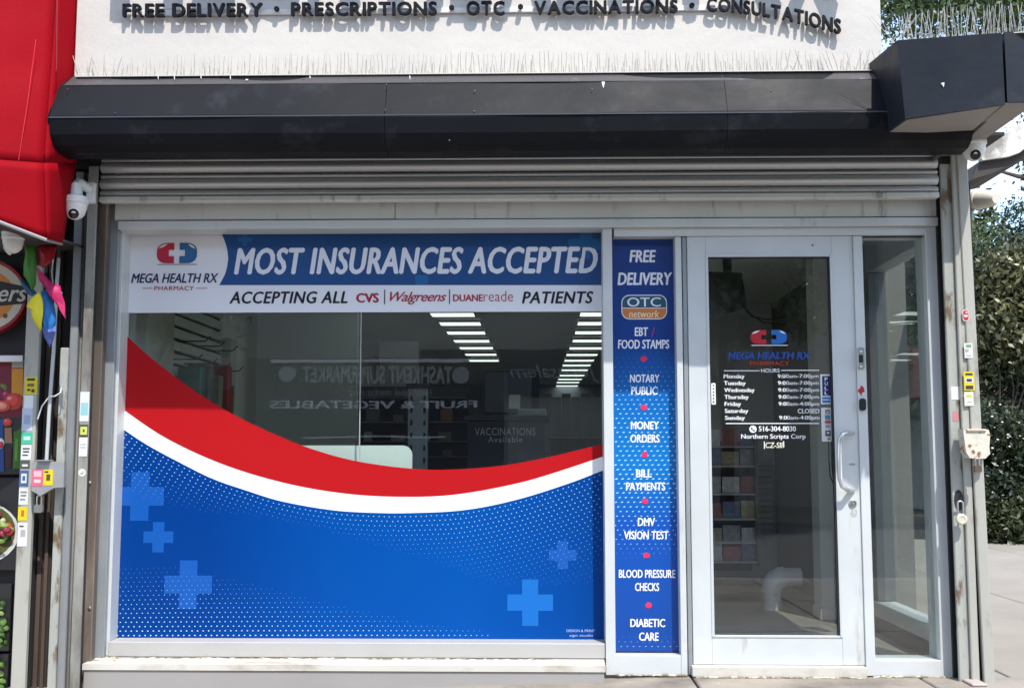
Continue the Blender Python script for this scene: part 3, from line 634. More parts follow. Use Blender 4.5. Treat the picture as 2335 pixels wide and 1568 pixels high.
x0, x1, z0, z1 = pbox((1417, 1521, 672, 728), p1); zm = z0 + (z1 - z0) * .46; g = .0045
bd = [(rrect(x0, x1, z0, z1, .04, 5), p1, (.75, .76, .8))]
inner = rrect(x0 + g, x1 - g, z0 + g, z1 - g, .036, 5)
bd.append(([q for q in inner if q[1] > zm] and [(x1 - g, zm + .002)] + [q for q in inner if q[1] > zm + .002] + [(x0 + g, zm + .002)], p1, (.012, .085, .14)))
low = [q for q in inner if q[1] < zm - .002]; lo1 = [q for q in low if q[0] > (x0 + x1) / 2]; lo2 = [q for q in low if q[0] < (x0 + x1) / 2]
bd.append((lo2 + lo1 + [(x1 - g, zm - .002), (x0 + g, zm - .002)], p1, (.55, .17, .035)))
inks('network_badge', bd, pan)
plet('badge_text', 'OTC', (1430, 1507, 678, 699), p1 - .0024, pw, pan, bold=.01); plet('badge_text', 'network', (1434, 1503, 707, 724), p1 - .0024, mat('vinyl_cream', (.75, .62, .42), .3), pan, bold=.02, shear=.15)
# ================================================================ DOOR
dr = thing('shop_door', 'grey aluminium glass door with opening hours lettered in white', 'door', (PX(1770, .02), .02, 0))
DY = .012; dx0, dx1 = PX(1573, DY), PX(1958, DY); dgx0, dgx1 = PX(1616, DY), PX(1908, DY)
dz0, dz1 = PZ(1512.5, DY), PZ(541, DY); gz0, gz1 = PZ(1450, DY), PZ(583, DY)
box('left_stile', dx0, dgx0, DY, DY + .045, dz0, dz1, ALU, dr, .002); box('right_stile', dgx1, dx1, DY, DY + .045, dz0, dz1, ALU, dr, .002)
box('top_rail', dgx0 + .0005, dgx1 - .0005, DY + .001, DY + .044, gz1, dz1, ALU, dr, .001); box('bottom_rail', dgx0 + .0005, dgx1 - .0005, DY + .001, DY + .044, dz0, gz0, ALU, dr, .001)
gl = box('glass_pane', dgx0, dgx1, DY + .026, DY + .032, gz0, gz1, GLASS_D, dr, 0)
bd_ = mat('glazing_bead', (.56, .59, .60), .35, .2)
box('glazing_bead', dgx0 - .001, dgx0 + .012, DY - .004, DY + .02, gz0, gz1, bd_, dr, .001); box('glazing_bead', dgx1 - .010, dgx1 + .001, DY - .004, DY + .02, gz0, gz1, bd_, dr, .001)
box('glazing_bead', dgx0 + .013, dgx1 - .011, DY - .003, DY + .02, gz1 - .010, gz1 + .001, bd_, dr, .001); box('glazing_bead', dgx0 + .013, dgx1 - .011, DY - .003, DY + .02, gz0 - .001, gz0 + .008, bd_, dr, .001)
box('gasket', dgx1 - .018, dgx1 - .0105, DY + .002, DY + .025, gz0 + .01, gz1 - .011, DARK, dr, 0); box('gasket', dgx0 + .013, dgx1 - .019, DY + .002, DY + .025, gz1 - .016, gz1 - .011, DARK, dr, 0)
hy = DY - .065
hp = [P(1944, 986, DY), P(1932, 985, hy + .02), P(1921, 989, hy), P(1915.5, 1002, hy), P(1914.5, 1040, hy), P(1915.5, 1090, hy), P(1921, 1108, hy), P(1932, 1116, hy + .02), P(1945, 1117, DY)]
tube('pull_handle', hp, .0125, mat('handle_steel', (.60, .60, .61), .22, .6), dr, 12)
p = P(1944, 1147, DY); lathe('lock_cylinder', [(.019, 0), (.019, .006), (.014, .010), (.013, .006), (.006, .006), (.005, .011), (.001, .012)], (p.x, DY, p.z), STEEL, dr, Matrix.Rotation(R(90), 3, 'X'))
p = P(1853, 559, DY); lathe('rivet', [(.005, 0), (.004, .003), (.0005, .004)], (p.x, DY, p.z), BLK, dr, Matrix.Rotation(R(90), 3, 'X'), 8)
box('bracket_tab', PX(1937, DY, 1058), PX(1950, DY, 1058), DY - .002, DY, PZ(1060, DY), PZ(1056, DY), STEEL, dr, 0)
# black cable loop inside the glass by the handle
tube('cable', [P(1889, 1005, DY + .05), P(1890, 1050, DY + .05), P(1893, 1085, DY + .05), P(1901, 1103, DY + .05), P(1915, 1110, DY + .05)], .003, BLK, dr, 6)
tube('cable', [P(1897, 1005, DY + .05), P(1897, 1060, DY + .05), P(1900, 1090, DY + .05), P(1912, 1104, DY + .05)], .0025, BLK, dr, 6)
gy = DY + .0254; WT = mat('door_lettering_white', (.75, .75, .75), .4)
capsule(1711, 1795, 752, 785, gy, dr, redc=(.42, .01, .02), bluec=(.01, .12, .42), outline=True)
plet('door_text', 'MEGA HEALTH RX', (1659, 1848, 802, 819), gy, mat('door_blue', (.008, .06, .30), .4), dr, bold=.06, shear=.15)
plet('door_text', 'PHARMACY', (1710, 1800, 823, 833), gy, mat('door_red', (.42, .03, .01), .4), dr, bold=.01)
plet('door_text', 'HOURS', (1735, 1778, 840, 849), gy, WT, dr, bold=.03)
for a, b, y in ((1651, 1732, 845), (1781, 1868, 844), (1655, 1868, 965)): sheet('rule_line', rect(*pbox((a, b, y - 1, y + 1), gy)), gy, WT, dr, .0004)
days = [('Monday', 48, '9:00am-7:00pm'), ('Tuesday', 50, '9:00am-7:00pm'), ('Wednesday', 70, '9:00am-7:00pm'), ('Thursday', 56, '9:00am-7:00pm'), ('Friday', 38, '9:00am-4:00pm'), ('Saturday', 54, 'CLOSED'), ('Sunday', 46, '9:00am-4:00pm')]
for k, (d_, wd, t_) in enumerate(days):
    y = 858 + k * 15.8; desc = 3 if 'y' in d_ else 0
    plet('door_text', d_, (1650 + k * .5, 1650 + k * .5 + wd, y - 5.5, y + 7), gy, WT, dr, bold=.03)
    plet('door_text', t_, ((1773 if t_ != 'CLOSED' else 1816) + k * .6, 1867 + k * .3, y - 5.5, y + (6 if t_ != 'CLOSED' else 5)), gy, WT, dr, bold=.02)
p = P(1717, 978, gy); sheet('phone_mark', disc(p.x, p.z, .018, 20), gy, WT, dr, .0004)
q = .0022; hs = [(-.009, .008), (-.004, .010), (-.002, .004), (-.004, .001), (.001, -.005), (.004, -.003), (.010, -.005), (.008, -.010), (.003, -.010), (-.006, -.003), (-.010, .003)]
sheet('phone_mark', [(p.x + a, p.z + b) for a, b in hs][::-1], gy - .0012, mat('print_dark', (.03, .03, .03), .5), dr, .0004)
plet('door_text', '516-304-8030', (1730, 1815, 971, 983), gy, WT, dr, bold=.03); plet('door_text', 'Northern Scripts Corp', (1690, 1837, 989, 1003), gy, WT, dr, bold=.02)
plet('door_text', 'CZ-SII', (1745, 1785, 1008, 1021), gy, mat('door_cream', (.7, .68, .55), .4), dr, bold=.03, shear=.15)
for r_ in ((1742, 1744, 1006, 1023), (1786, 1788, 1005, 1020)): sheet('rule_line', rect(*pbox(r_, gy)), gy, WT, dr, .0004)
# stickers on the glass edge
s1 = pbox((1871, 1897, 853, 921), gy); inks('sticker', [(rect(*s1), gy, (.62, .66, .68)), (rect(*pbox((1875, 1893, 857, 902), gy)), gy, (.008, .02, .12)), (rect(*pbox((1875, 1893, 905, 918), gy)), gy, (.02, .15, .42)), (rect(*pbox((1876, 1892, 910, 912), gy)), gy, (.6, .65, .7))], dr)
for k, ch in enumerate('PULL'): plet('sticker_text', ch, (1880.5, 1887.5, 860 + k * 10.5, 868 + k * 10.5), gy - .0022, WT, dr, bold=.02)
inks('sticker', [(rect(*pbox((1873, 1899, 929, 1006), gy)), gy, (.55, .56, .55))] + [(rect(*pbox(r_, gy)), gy, c) for r_, c in (((1882, 1892, 934, 943), (.05, .05, .06)), ((1884, 1890, 937, 941), (.5, .5, .5)), ((1881, 1893, 946, 956), (.03, .22, .32)), ((1881, 1894, 958, 965), (.45, .04, .05)), ((1882, 1892, 968, 975), (.25, .25, .26)), ((1882, 1894, 981, 994), (.05, .05, .06)), ((1885, 1891, 984, 989), (.5, .5, .5)), ((1887, 1893, 998, 1002), (.1, .1, .1)))], dr)
inks('sticker', [(rrect(*pbox((1622, 1632, 873, 922), gy), .004), gy, (.7, .7, .7))] + [(rect(*pbox((1625.4, 1628.6, 877 + k * 7.4, 880 + k * 7.4), gy)), gy, (.03, .03, .03)) for k in range(6)], dr)
p = P(1947, 1170, DY); inks('sticker_residue', [(disc(p.x, p.z, .016, 14, .02, .25), DY - .0006, (.40, .40, .38)), (disc(p.x + .003, p.z + .006, .007, 9, .007, .3), DY - .0006, (.5, .51, .5))], dr)
# fittings on the right jamb
jb = thing('door_buzzer', 'small grey entry buzzer on the jamb right of the door', 'buzzer', P(1963, 840, 0))
box('case', PX(1956, -.01, 818), PX(1971, -.01, 818), -.014, -.0005, PZ(841, 0), PZ(795, 0), STEEL, jb, .002)
box('button', PX(1959, -.018, 818), PX(1968, -.018, 818), -.018, -.0145, PZ(828, 0), PZ(811, 0), BLK, jb, .001)
bm = bmesh.new()
for yy_ in (801, 835): p = P(1963.5, yy_, -.015); add_box(bm, p.x - .006, p.x + .006, -.0165, -.0145, p.z - .004, p.z + .004)
from_bm('screw_plate', bm, WHT, jb)
o = sheet('red_sticker', ppoly([(1955, 890), (1962, 884), (1963, 878), (1969, 882), (1972, 892), (1965, 896), (1966, 903)], -.0015), -.0008, mat('sticker_red', (.4, .015, .02), .4), None); tag(o, 'torn dark red sticker on the jamb above the black sensor', 'sticker')
x0, x1, z0, z1 = pbox((1959.5, 1974, 908, 936), -.01); o = prism('door_sensor', rrect(x0, x1, z0, z1, .014), -.018, -.0005, BLK, None, 'Y'); tag(o, 'black oval sensor on the jamb beside the door hours', 'sensor')
# ================================================================ SIDELIGHT and corner side window
sl = thing('sidelight_window', 'narrow clear glass pane between the door and the right jamb', 'window', (PX(2050, .05), .05, PZ(1500, .05)))
sx0_, sx1_ = PX(1979, .05), PX(2128, .05); sz0, sz1 = PZ(1502, .05), PZ(540, .05)
box('glass_pane', sx0_, sx1_, .052, .058, sz0, sz1, GLASS, sl, 0)
box('gasket', sx1_ - .016, sx1_ - .004, .02, .051, sz0, sz1, DARK, sl, 0); box('gasket', sx0_, sx1_, .02, .051, sz1 - .012, sz1, DARK, sl, 0); box('gasket', sx0_, sx1_ - .018, .02, .051, sz0, sz0 + .006, DARK, sl, 0)
cw = thing('side_window', 'grey framed side window seen through the sidelight pane', 'window', (XR, .7, 0))
box('bottom_rail', XR - .05, XR + .06, .17, 1.33, .005, .10, mat('side_base_dark', (.05, .05, .055), .5), cw, .002)
box('sill_rail', XR - .06, XR + .06, .17, 1.33, .102, .19, ALU, cw, .004)
box('top_rail', XR - .05, XR + .06, .17, 1.33, 2.16, 2.37, ALU_D, cw, .004)
SDK = mat('side_frame_dark', (.10, .105, .11), .45); box('mullion', XR - .05, XR + .06, 1.27, 1.335, .192, 2.158, SDK, cw, .003); box('mullion', XR - .04, XR + .05, .162, .20, .192, 2.158, SDK, cw, .003)
box('glass_pane', XR - .004, XR + .002, .201, 1.268, .192, 2.158, GLASS, cw, 0)

# ================================================================ INTERIOR
def room_pt(px, py, Y): return P(px, py, Y)
# ceiling lights; the frontmost in each row are unseen additions that brighten the shop
LAMP = mat('light_diffuser', (.8, .85, .82), .5, emit=((.88, 1, .95), .62))
ordn = ['added unseen first', 'added unseen second', 'added unseen third', 'added unseen fourth', 'fifth', 'sixth', 'seventh', 'eighth', 'ninth', 'tenth', 'eleventh', 'twelfth', 'thirteenth', 'fourteenth', 'fifteenth', 'sixteenth', 'seventeenth']
proto = thing('ceiling_light', '', 'ceiling light')
bm = bmesh.new(); add_box(bm, -.20, .20, -.14, .14, 0, .02, .004); d_ = from_bm('diffuser', bm, LAMP, proto)
bm = bmesh.new()
for a in ((-.215, -.201, -.155, .155), (.201, .215, -.155, .155), (-.2, .2, -.155, -.141), (-.2, .2, .141, .155)): add_box(bm, a[0], a[1], a[2], a[3], -.002, .03)
from_bm('trim', bm, mat('light_trim', (.5, .5, .48), .5), proto)
def zc_dist(py): return (ZC - .03 - CAM.z) * FPX / (1038 - py) + CAM.y
first = True
for row, name_, ys_, xl in (('left', 'left', [560, 620, 655, 688, 716, 737, 758, 777, 793, 808, 822], [(700, 960), (840, 1008), (899, 1037), (946, 1062), (980, 1084), (1003, 1096), (1021, 1105), (1037, 1114), (1050, 1122), (1063, 1130), (1072, 1135)]),
                         ('right', 'right', [560, 620, 655, 688, 716, 737, 758, 777, 794, 809, 822, 833, 844, 856, 865, 872, 880], [(1370, 1600), (1345, 1520), (1333, 1480), (1323, 1453), (1315, 1430), (1308, 1420), (1303, 1407), (1298, 1395), (1293, 1380), (1290, 1364), (1286, 1356), (1283, 1347), (1280, 1341), (1277, 1332), (1274, 1326), (1271, 1320), (1269, 1317)])):
    for k, (py, (a, b)) in enumerate(zip(ys_, xl)):
        Y = zc_dist(py); x = P((a + b) / 2, py, Y).x
        o = proto if first else copy_tree(proto); first = False
        o.location = (x, Y, ZC - .032); o['label'] = f'{ordn[k]} lit panel from the front in the {name_} row of ceiling lights'; o['group'] = 'lit ceiling panels in two rows'
# left slat wall with hooks and hanging packs
sw_ = thing('slat_wall', 'pale slotted display wall at the left inside the window', 'display wall', (XL + .03, 1.3, 1.0))
SW = mat('slat_board', (.5, .52, .5), .6); box('slat_backing', XL + .0005, XL + .008, .75, 1.96, .95, 2.35, DARK, sw_, 0)
for k in range(18):
    box('slat', XL + .002, XL + .03, .76, 1.95, .98 + k * .075 + .009, .98 + (k + 1) * .075 - .009, SW, sw_, .002)
bm = bmesh.new()
for k in range(7):
    y = .85 + k * .15; add_tube(bm, [(XL + .03, y, 1.60 + (k % 2) * .12), (XL + .20, y, 1.60 + (k % 2) * .12), (XL + .23, y, 1.63 + (k % 2) * .12)], .004, 5)
o = from_bm('hook', bm, BLK, sw_); o['kind'] = 'stuff'
box('end_post', XL + .002, XL + .10, .30, .74, .004, ZC - .01, mat('end_post', (.36, .36, .33), .7), sw_, .003)
packs = [('sea green', (.03, .13, .10), .92, 1.22, .09), ('grey blue', (.09, .11, .13), 1.08, 1.25, .10), ('tan', (.22, .19, .14), 1.32, 1.2, .11), ('red', (.34, .02, .02), 1.5, 1.28, .11), ('orange', (.25, .07, .02), 1.62, 1.16, .10), ('dark', (.03, .03, .035), 1.2, 1.05, .12)]
for nm, c, y, z, w_ in packs:
    m_ = mat('pack_' + nm, c, .5, var=.2, scale=20); bm = bmesh.new(); add_box(bm, XL + .06, XL + .20, y - .03, y + .05, z, z + .34, .01)
    for v in bm.verts: v.co.x += .02 * math.sin(v.co.z * 21); v.co.y += .012 * math.sin(v.co.x * 40)
    o = from_bm('hanging_pack', bm, m_, None); tag(o, nm + ' pack hanging on the slotted wall inside the window', 'package', 'packs hung on the slotted wall')
    
# partition and shelving further in
box('partition', XL + .1, PX(818, 2.6) - .02, 2.6, 2.68, .005, ZC - .005, mat('partition_grey', (.50, .53, .51), .75), shop, 0)
box('partition', PX(818, 2.6) + .0, PX(823, 2.6) + .3, 3.6, 3.68, .005, 1.98, mat('partition_dark', (.3, .31, .32), .75), shop, 0)
box('column', PX(490, 2.0), PX(525, 2.0), 1.97, 2.1, .005, PZ(770, 2.0), mat('column_white', (.5, .52, .5), .6), shop, .003)
box('hall_wall', 1.15, XR - .002, 4.3, 4.4, .005, ZC - .002, mat('hall_grey', (.66, .66, .66), .8), shop, 0)
# hanging white sign bar
# sunlit white display board behind the window
db = thing('display_board', 'pale green white board with a rounded corner standing behind the window', 'board', (PX(800, .22), .22, .6))
x0, x1 = PX(640, .22, 1015), PX(940, .22, 1015); zt_ = PZ(1015, .22); r_ = .05
pts = [(x0, .62), (x1, .62)] + [(x1 - r_ + r_ * math.cos(a), zt_ - r_ + r_ * math.sin(a)) for a in [R(90) * k / 6 for k in range(7)]] + [(x0, zt_)]
prism('board_face', pts, .22, .235, mat('board_pale', (.66, .74, .69), .5), db, 'Y')
box('board_stand', x0 + .1, x1 - .1, .24, .45, .004, .62, mat('stand_dark', (.05, .05, .05), .6), db, .004)
# slotted upright rack
ru = thing('slotted_upright', 'grey slotted shelving upright right of the pale board', 'shelving post', (PX(952, .9), .9, 0))
RX0, RX1 = PX(930, .9, 980), PX(975, .9, 980); rz = PZ(885, .9)
RM = mat('upright_grey', (.2, .21, .21), .5, .2)
for a, b in ((RX0, RX0 + .012), (RX0 + .026, RX1 - .026), (RX1 - .012, RX1)): box('upright_strip', a, b, .9, .93, .004, rz, RM, ru, 0)
bm = bmesh.new(); z = .1
while z < rz - .02:
    for a in (RX0 + .012, RX1 - .026): add_box(bm, a + .0002, a + .0138, .901, .929, z, z + .042)
    z += .072
o = from_bm('slot_bridge', bm, RM, ru); o['kind'] = 'stuff'
box('top_plate', RX0 - .01, RX1 + .01, .89, .95, rz, rz + .03, BLK, ru, .002)
# check-out desk, monitor, printer, vaccination board
CD = mat('desk_dark', (.045, .047, .055), .5)
vb = thing('vaccination_board', 'dark desk front lettered VACCINATIONS Available inside the window', 'desk', (PX(1150, 1.9), 1.9, 0))
dvx0, dvx1 = PX(1066, 1.9, 1000), PX(1242, 1.9, 1000); dvz = PZ(958, 1.9)
box('desk_body', dvx0, dvx1, 1.9, 2.5, .004, dvz, mat('desk_navy', (.03, .034, .055), .5), vb, .006)
box('desk_top', dvx0 - .02, dvx1 + .03, 1.87, 2.53, dvz + .001, dvz + .03, CD, vb, .004)
TW = mat('desk_lettering', (.5, .52, .54), .5)
plet('desk_text', 'VACCINATIONS', (1083, 1221, 975, 992), 1.897, TW, vb, bold=0, space=1.1); plet('desk_text', 'Available', (1113, 1191, 995, 1008), 1.897, TW, vb, bold=0, space=1.15)
mo = thing('monitor', 'large dark screen standing behind the lettered desk', 'screen', (PX(1155, 3.0), 3.0, 1.1))
box('screen', *[PX(v, 3.0, 900) for v in (1105, 1212)], 3.0, 3.04, PZ(940, 3.0), PZ(848, 3.0), mat('screen_grey', (.10, .115, .14), .25), mo, .004)
box('screen_frame', *[PX(v, 3.01, 900) for v in (1102, 1230)], 3.045, 3.06, PZ(944, 3.0), PZ(844, 3.0), BLK, mo, .004)
box('screen_stand', PX(1155, 3.0), PX(1165, 3.0), 3.02, 3.04, .03, PZ(942, 3.0), BLK, mo, .004)
pr = thing('desk_printer', 'pale printer with paper on the lettered desk', 'printer', (PX(1215, 2.1), 2.1, dvz + .03))
box('case', PX(1180, 2.1), PX(1246, 2.1), 2.05, 2.35, dvz + .031, dvz + .085, mat('printer_grey', (.36, .38, .4), .5), pr, .01)
prism('paper_tray', [(2.1, dvz + .086), (2.25, dvz + .19), (2.26, dvz + .185), (2.13, dvz + .086)], PX(1160, 2.1), PX(1186, 2.1), mat('paper', (.5, .52, .52), .7), pr)
sc2 = thing('back_counter', 'dark low counter with small boxes far inside the shop', 'counter', (PX(1310, 6), 6, 0))
box('counter_body', PX(1255, 6, 1000), PX(1400, 6, 1000), 6, 6.5, .004, PZ(1000, 6), mat('counter_brown', (.06, .05, .04), .6), sc2, .005)
box('counter_top', PX(1250, 6, 1000), PX(1400, 6, 1000), 5.95, 6.52, PZ(1000, 6) + .001, PZ(996, 6), mat('counter_top', (.2, .19, .18), .5), sc2, .003)
cab = thing('display_cabinet', 'tall pale panelled cabinet at the back of the shop', 'cabinet', (PX(1320, 9), 9, 0))
for k in range(9): box('cabinet_panel', PX(1215 + k * 22, 9, 950), PX(1235.5 + k * 22, 9, 950), 9, 9.05, .1, PZ(905 - (k % 2) * 8, 9), mat('cabinet_grey', (.15, .165, .19), .5), cab, .003)
# shelving unit in the middle left
su = thing('shelf_unit', 'dark shelf unit with small boxes in the middle of the shop', 'shelf', (PX(860, 3.2), 3.2, 0))
for py in (905, 960, 1005, 1040): box('shelf_board', PX(760, 3.2, 950), PX(1062, 3.2, 950), 3.2, 3.5, PZ(py + 2, 3.2), PZ(py, 3.2), mat('shelf_board', (.16, .17, .17), .5), su, 0)
box('shelf_back', PX(760, 3.2, 950), PX(1062, 3.2, 950), 3.5, 3.52, .01, PZ(875, 3.2), mat('shelf_back', (.035, .037, .045), .7), su, 0)
boxes_c = [(.12, .13, .13), (.3, .3, .28), (.08, .1, .14), (.22, .1, .06), (.1, .14, .1), (.35, .36, .36)]
for k in range(16):
    py = (960, 1005, 1040)[k % 3]; px = 770 + (k * 57) % 280; h_ = rnd.uniform(.04, .1)
    o = box('carton', PX(px, 3.2), PX(px, 3.2) + rnd.uniform(.05, .12), 3.25, 3.35, PZ(py, 3.2) + .001, PZ(py, 3.2) + h_, mat('carton_%d' % (k % 6), boxes_c[k % 6], .6), su, .002); o.name = 'carton'
# small white table at left
rt = thing('round_table', 'pale rounded table top seen low at the left inside', 'table', (PX(535, 1.6), 1.6, 0))
lathe('table_top', [(.17, 0), (.18, .012), (.17, .03)], (PX(530, 1.6), 1.6, PZ(985, 1.6)), mat('table_pale', (.3, .32, .31), .5), rt)
tube('table_stem', [(PX(530, 1.6), 1.6, .01), (PX(530, 1.6), 1.6, PZ(985, 1.6))], .03, CD, rt)
# --- behind the door
tv = thing('hanging_television', 'black television hung from the ceiling inside the door', 'television', (PX(1640, 1.3), 1.3, PZ(640, 1.3)))
bm = bmesh.new(); A = P(1590, 740, .95); B = P(1703, 700, 1.35); C2 = P(1692, 622, 1.35); D2 = P(1590, 618, .95)
v = [bm.verts.new(q) for q in (A, B, C2, D2)] + [bm.verts.new(q + Vector((-.02, .05, 0))) for q in (A, B, C2, D2)]
for f in ((0, 1, 2, 3), (7, 6, 5, 4), (0, 4, 5, 1), (1, 5, 6, 2), (2, 6, 7, 3), (3, 7, 4, 0)): bm.faces.new([v[i] for i in f])
bmesh.ops.recalc_face_normals(bm, faces=bm.faces); from_bm('screen_case', bm, BLK, tv)
box('ceiling_bracket', PX(1655, 1.3), PX(1675, 1.3), 1.28, 1.34, PZ(640, 1.3), ZC - .002, BLK, tv, .003)
tube('power_cord', [P(1692, 690, 1.35), P(1705, 712, 1.5), P(1740, 735, 2), P(1790, 741, 2.4)], .005, BLK, tv, 6); tube('power_cord', [P(1698, 700, 1.35), P(1715, 722, 1.6), P(1750, 728, 2), P(1790, 722, 2.4)], .005, BLK, tv, 6)
br = thing('brochure_rack', 'tall rack of dim printed brochures behind the door glass', 'rack', (PX(1670, 2.2), 2.2, 0))
RKX0, RKX1 = PX(1560, 2.2, 1150), PX(1727, 2.2, 1150)
rk = mat('rack_wood', (.11, .085, .07), .6, var=.2, scale=6); rke = mat('rack_edge', (.38, .38, .38), .5)
box('rack_back', RKX0, RKX1, 2.45, 2.47, PZ(1300, 2.4), PZ(1005, 2.4), rk, br, 0)
box('rack_side', RKX1 - .01, RKX1 + .01, 2.2, 2.47, PZ(1290, 2.2), PZ(1000, 2.2), rk, br, 0)
for k, py in enumerate((1010, 1055, 1118, 1175, 1228, 1272)):
    box('rack_shelf', RKX0, RKX1 - .012, 2.2, 2.44, PZ(py + 10, 2.2), PZ(py + 8, 2.2) + .004, rke, br, 0)
    for i in range(4):
        a = RKX0 + .02 + i * .125; c = [(.3, .28, .27), (.5, .48, .45), (.32, .10, .09), (.12, .14, .24), (.42, .32, .17)][(i + k * 2) % 5]
        box('brochure', a, a + .116, 2.25, 2.255, PZ(py + 8, 2.2) + .005, PZ(py + 8, 2.2) + .115 + rnd.uniform(-.02, .012), mat('brochure_%d' % ((i + k * 2) % 5), c, .5, var=.3, scale=40), br, 0)
PVC = mat('pvc_white', (.86, .86, .84), .35)
pv = thing('drain_pipe', 'short white plastic elbow pipe rising from the floor behind the door', 'pipe', (PX(1758, 2.3), 2.3, 0))
pb = P(1762, 1393, 2.3); k = (2.3 - CAM.y) / FPX; c0 = Vector((pb.x, 2.3, .004)); zt2 = PZ(1345, 2.3); r_ = 20 * k
tube('riser', [c0, Vector((c0.x, 2.3, zt2))], r_, PVC, pv, 20)
pts = [Vector((c0.x, 2.3, zt2 - .005))] + [Vector((c0.x + .085 - .085 * math.cos(a), 2.3, zt2 + .01 + .085 * math.sin(a))) for a in [R(90) * t / 6 for t in range(7)]]
tube('elbow', pts, [r_ * 1.15] * len(pts), PVC, pv, 20)
tube('branch', [pts[-1] - Vector((.002, 0, 0)), pts[-1] + Vector((.11, 0, 0))], r_, PVC, pv, 20)
bc = thing('entry_column', 'pale square column with a plinth seen at the right of the door glass', 'column', (PX(1890, 1.8), 1.85, 0))
COLM = mat('column_paint', (.7, .7, .66), .7); cxa, cxb = PX(1864, 1.8, 1000), PX(1925, 1.8, 1000)
box('shaft', cxa, cxb, 1.8, 2.0, .005, ZC - .002, COLM, bc, .003); box('plinth', cxa - .012, cxb, 1.785, 2.0, .005, PZ(1385, 1.8), COLM, bc, .004)
box('baseboard', XR - .03, XR - .004, 2.02, 4.29, .005, .11, mat('baseboard', (.4, .4, .38), .5), shop, .003)
lv = thing('louvred_panel', 'grey panel with horizontal louvres low behind the door glass', 'panel', (PX(1800, 4.2), 4.2, 0))
for k in range(12): box('louvre', PX(1722, 4.2, 1200), XR - .04, 4.21, 4.25, .42 + k * .05, .42 + k * .05 + .04, mat('louvre_grey', (.45, .45, .46), .5), lv, .006)
# ================================================================ LEFT POSTS
def post(label, pa, pb_, Y, dep, m, z0=-.08, pytop=362, py=990, name='steel_post', lean=0, top=None, ribs=0, cat='post', base=None):
    x0, x1 = P(pa, py, Y).x, P(pb_, py, Y).x; z1 = top if top is not None else PZ(pytop, Y)
    t = thing(name, label, cat, ((x0 + x1) / 2, Y, z0), 'shutter posts beside the shopfront')
    bm = bmesh.new(); add_box(bm, x0, x1, Y, Y + dep, z0, z1, .004)
    if lean:
        zc = PZ(py, Y)
        for v in bm.verts: v.co.x += lean * (v.co.z - zc)
    from_bm('shaft', bm, m, t)
    return t, x0, x1
def stickers(t, Y, lst):
    for r, cols in lst:
        x0, x1, z0, z1 = pbox(r, Y); w_, h_ = x1 - x0, z1 - z0; s = [(rect(x0, x1, z0, z1), Y, cols[0])]
        for c, (a, b, c_, d) in cols[1:]: s.append((rect(x0 + a * w_, x0 + b * w_, z0 + c_ * h_, z0 + d * h_), Y, c))
        inks('sticker', s, t)
W_, K_, Yl, Pk = (.62, .62, .60), (.04, .04, .04), (.62, .50, .02), (.62, .10, .16)
lines = lambda c: [(c, (.15, .85, .70, .80)), (c, (.2, .8, .5, .6)), (c, (.15, .7, .28, .36))]
tA, *_ = post('light grey painted post covered in stickers beside the neighbour posters', 48, 80, -.14, .03, BEIGE_P, pytop=600, name='steel_post')
YA = -.1415
stickers(tA, YA, [((57, 85, 859, 899), [Yl, (K_, (.15, .8, .78, .92)), ((.15, .12, .02), (.2, .75, .45, .62)), (K_, (.2, .45, .2, .32)), (K_, (.55, .8, .12, .3))]),
    ((55, 76, 901, 930), [(.66, .68, .68)]), ((50, 74, 930, 982), [(.45, .5, .6), ((.3, .36, .5), (.2, .8, .3, .7))]),
    ((49, 74, 985, 1012), [(.05, .42, .26), ((.5, .65, .6), (.2, .8, .35, .65))]), ((48, 71, 1014, 1048), [W_] + lines(K_)),
    ((46, 68, 1048, 1068), [(.08, .08, .08), (W_, (.2, .8, .25, .5))]), ((44, 65, 1072, 1108), [(.05, .11, .26), (W_, (.2, .8, .2, .8)), ((.05, .11, .26), (.35, .65, .35, .65))]),
    ((43, 64, 1112, 1150), [W_] + lines((.2, .2, .2))), ((41, 62, 1155, 1186), [Yl, ((.45, .12, .02), (.35, .65, .3, .75))]), ((40, 62, 1191, 1245), [W_, ((.35, .35, .35), (.3, .8, .4, .7)), (K_, (.15, .6, .82, .88))])])
tB, *_ = post('dark brown ribbed shutter guide between two pale posts', 80, 128, .0, .05, DBROWN, pytop=380, name='shutter_guide')
for a, b in ((84, 92), (96, 106), (112, 120)): box('rib', PX(a, -.02, 990), PX(b, -.02, 990), -.02, -.001, -.08, PZ(540, 0), mat('rib_brown', (.10, .075, .06), .5, .2, var=.3, scale=6, stretch=(1, 1, .2)), tB, .003)
tC, *_ = post('cream post with cracked rusty paint left of the grey channel', 129, 148, -.12, .018, PEEL_P, py=1000, pytop=790, name='steel_post')
tD, xd0, xd1 = post('plain grey steel channel between the cream post and stickered post', 150, 169, -.10, .03, ALU_D, pytop=385, name='steel_post')
box('flange', PX(170.5, -.07, 990), PX(178, -.07, 990), -.07, 0.02, -.08, PZ(385, -.1), GREY_P, tD, .002)
tE, *_ = post('weathered grey post with a few stickers nearest the left jamb', 179, 201, -.15, .014, GREY_P, pytop=372, name='steel_post')
stickers(tE, -.1515, [((182, 203, 893, 960), [(.60, .62, .62), ((.25, .5, .5), (.1, .9, .2, .62)), (W_, (.1, .9, .62, .72))]), ((181, 201, 968, 995), [K_, ((.5, .55, .1), (.1, .9, .15, .85)), (K_, (.4, .6, .4, .6))]), ((180, 199, 997, 1040), [W_, ((.4, .4, .4), (.15, .85, .6, .66)), ((.4, .4, .4), (.15, .8, .45, .5))])])
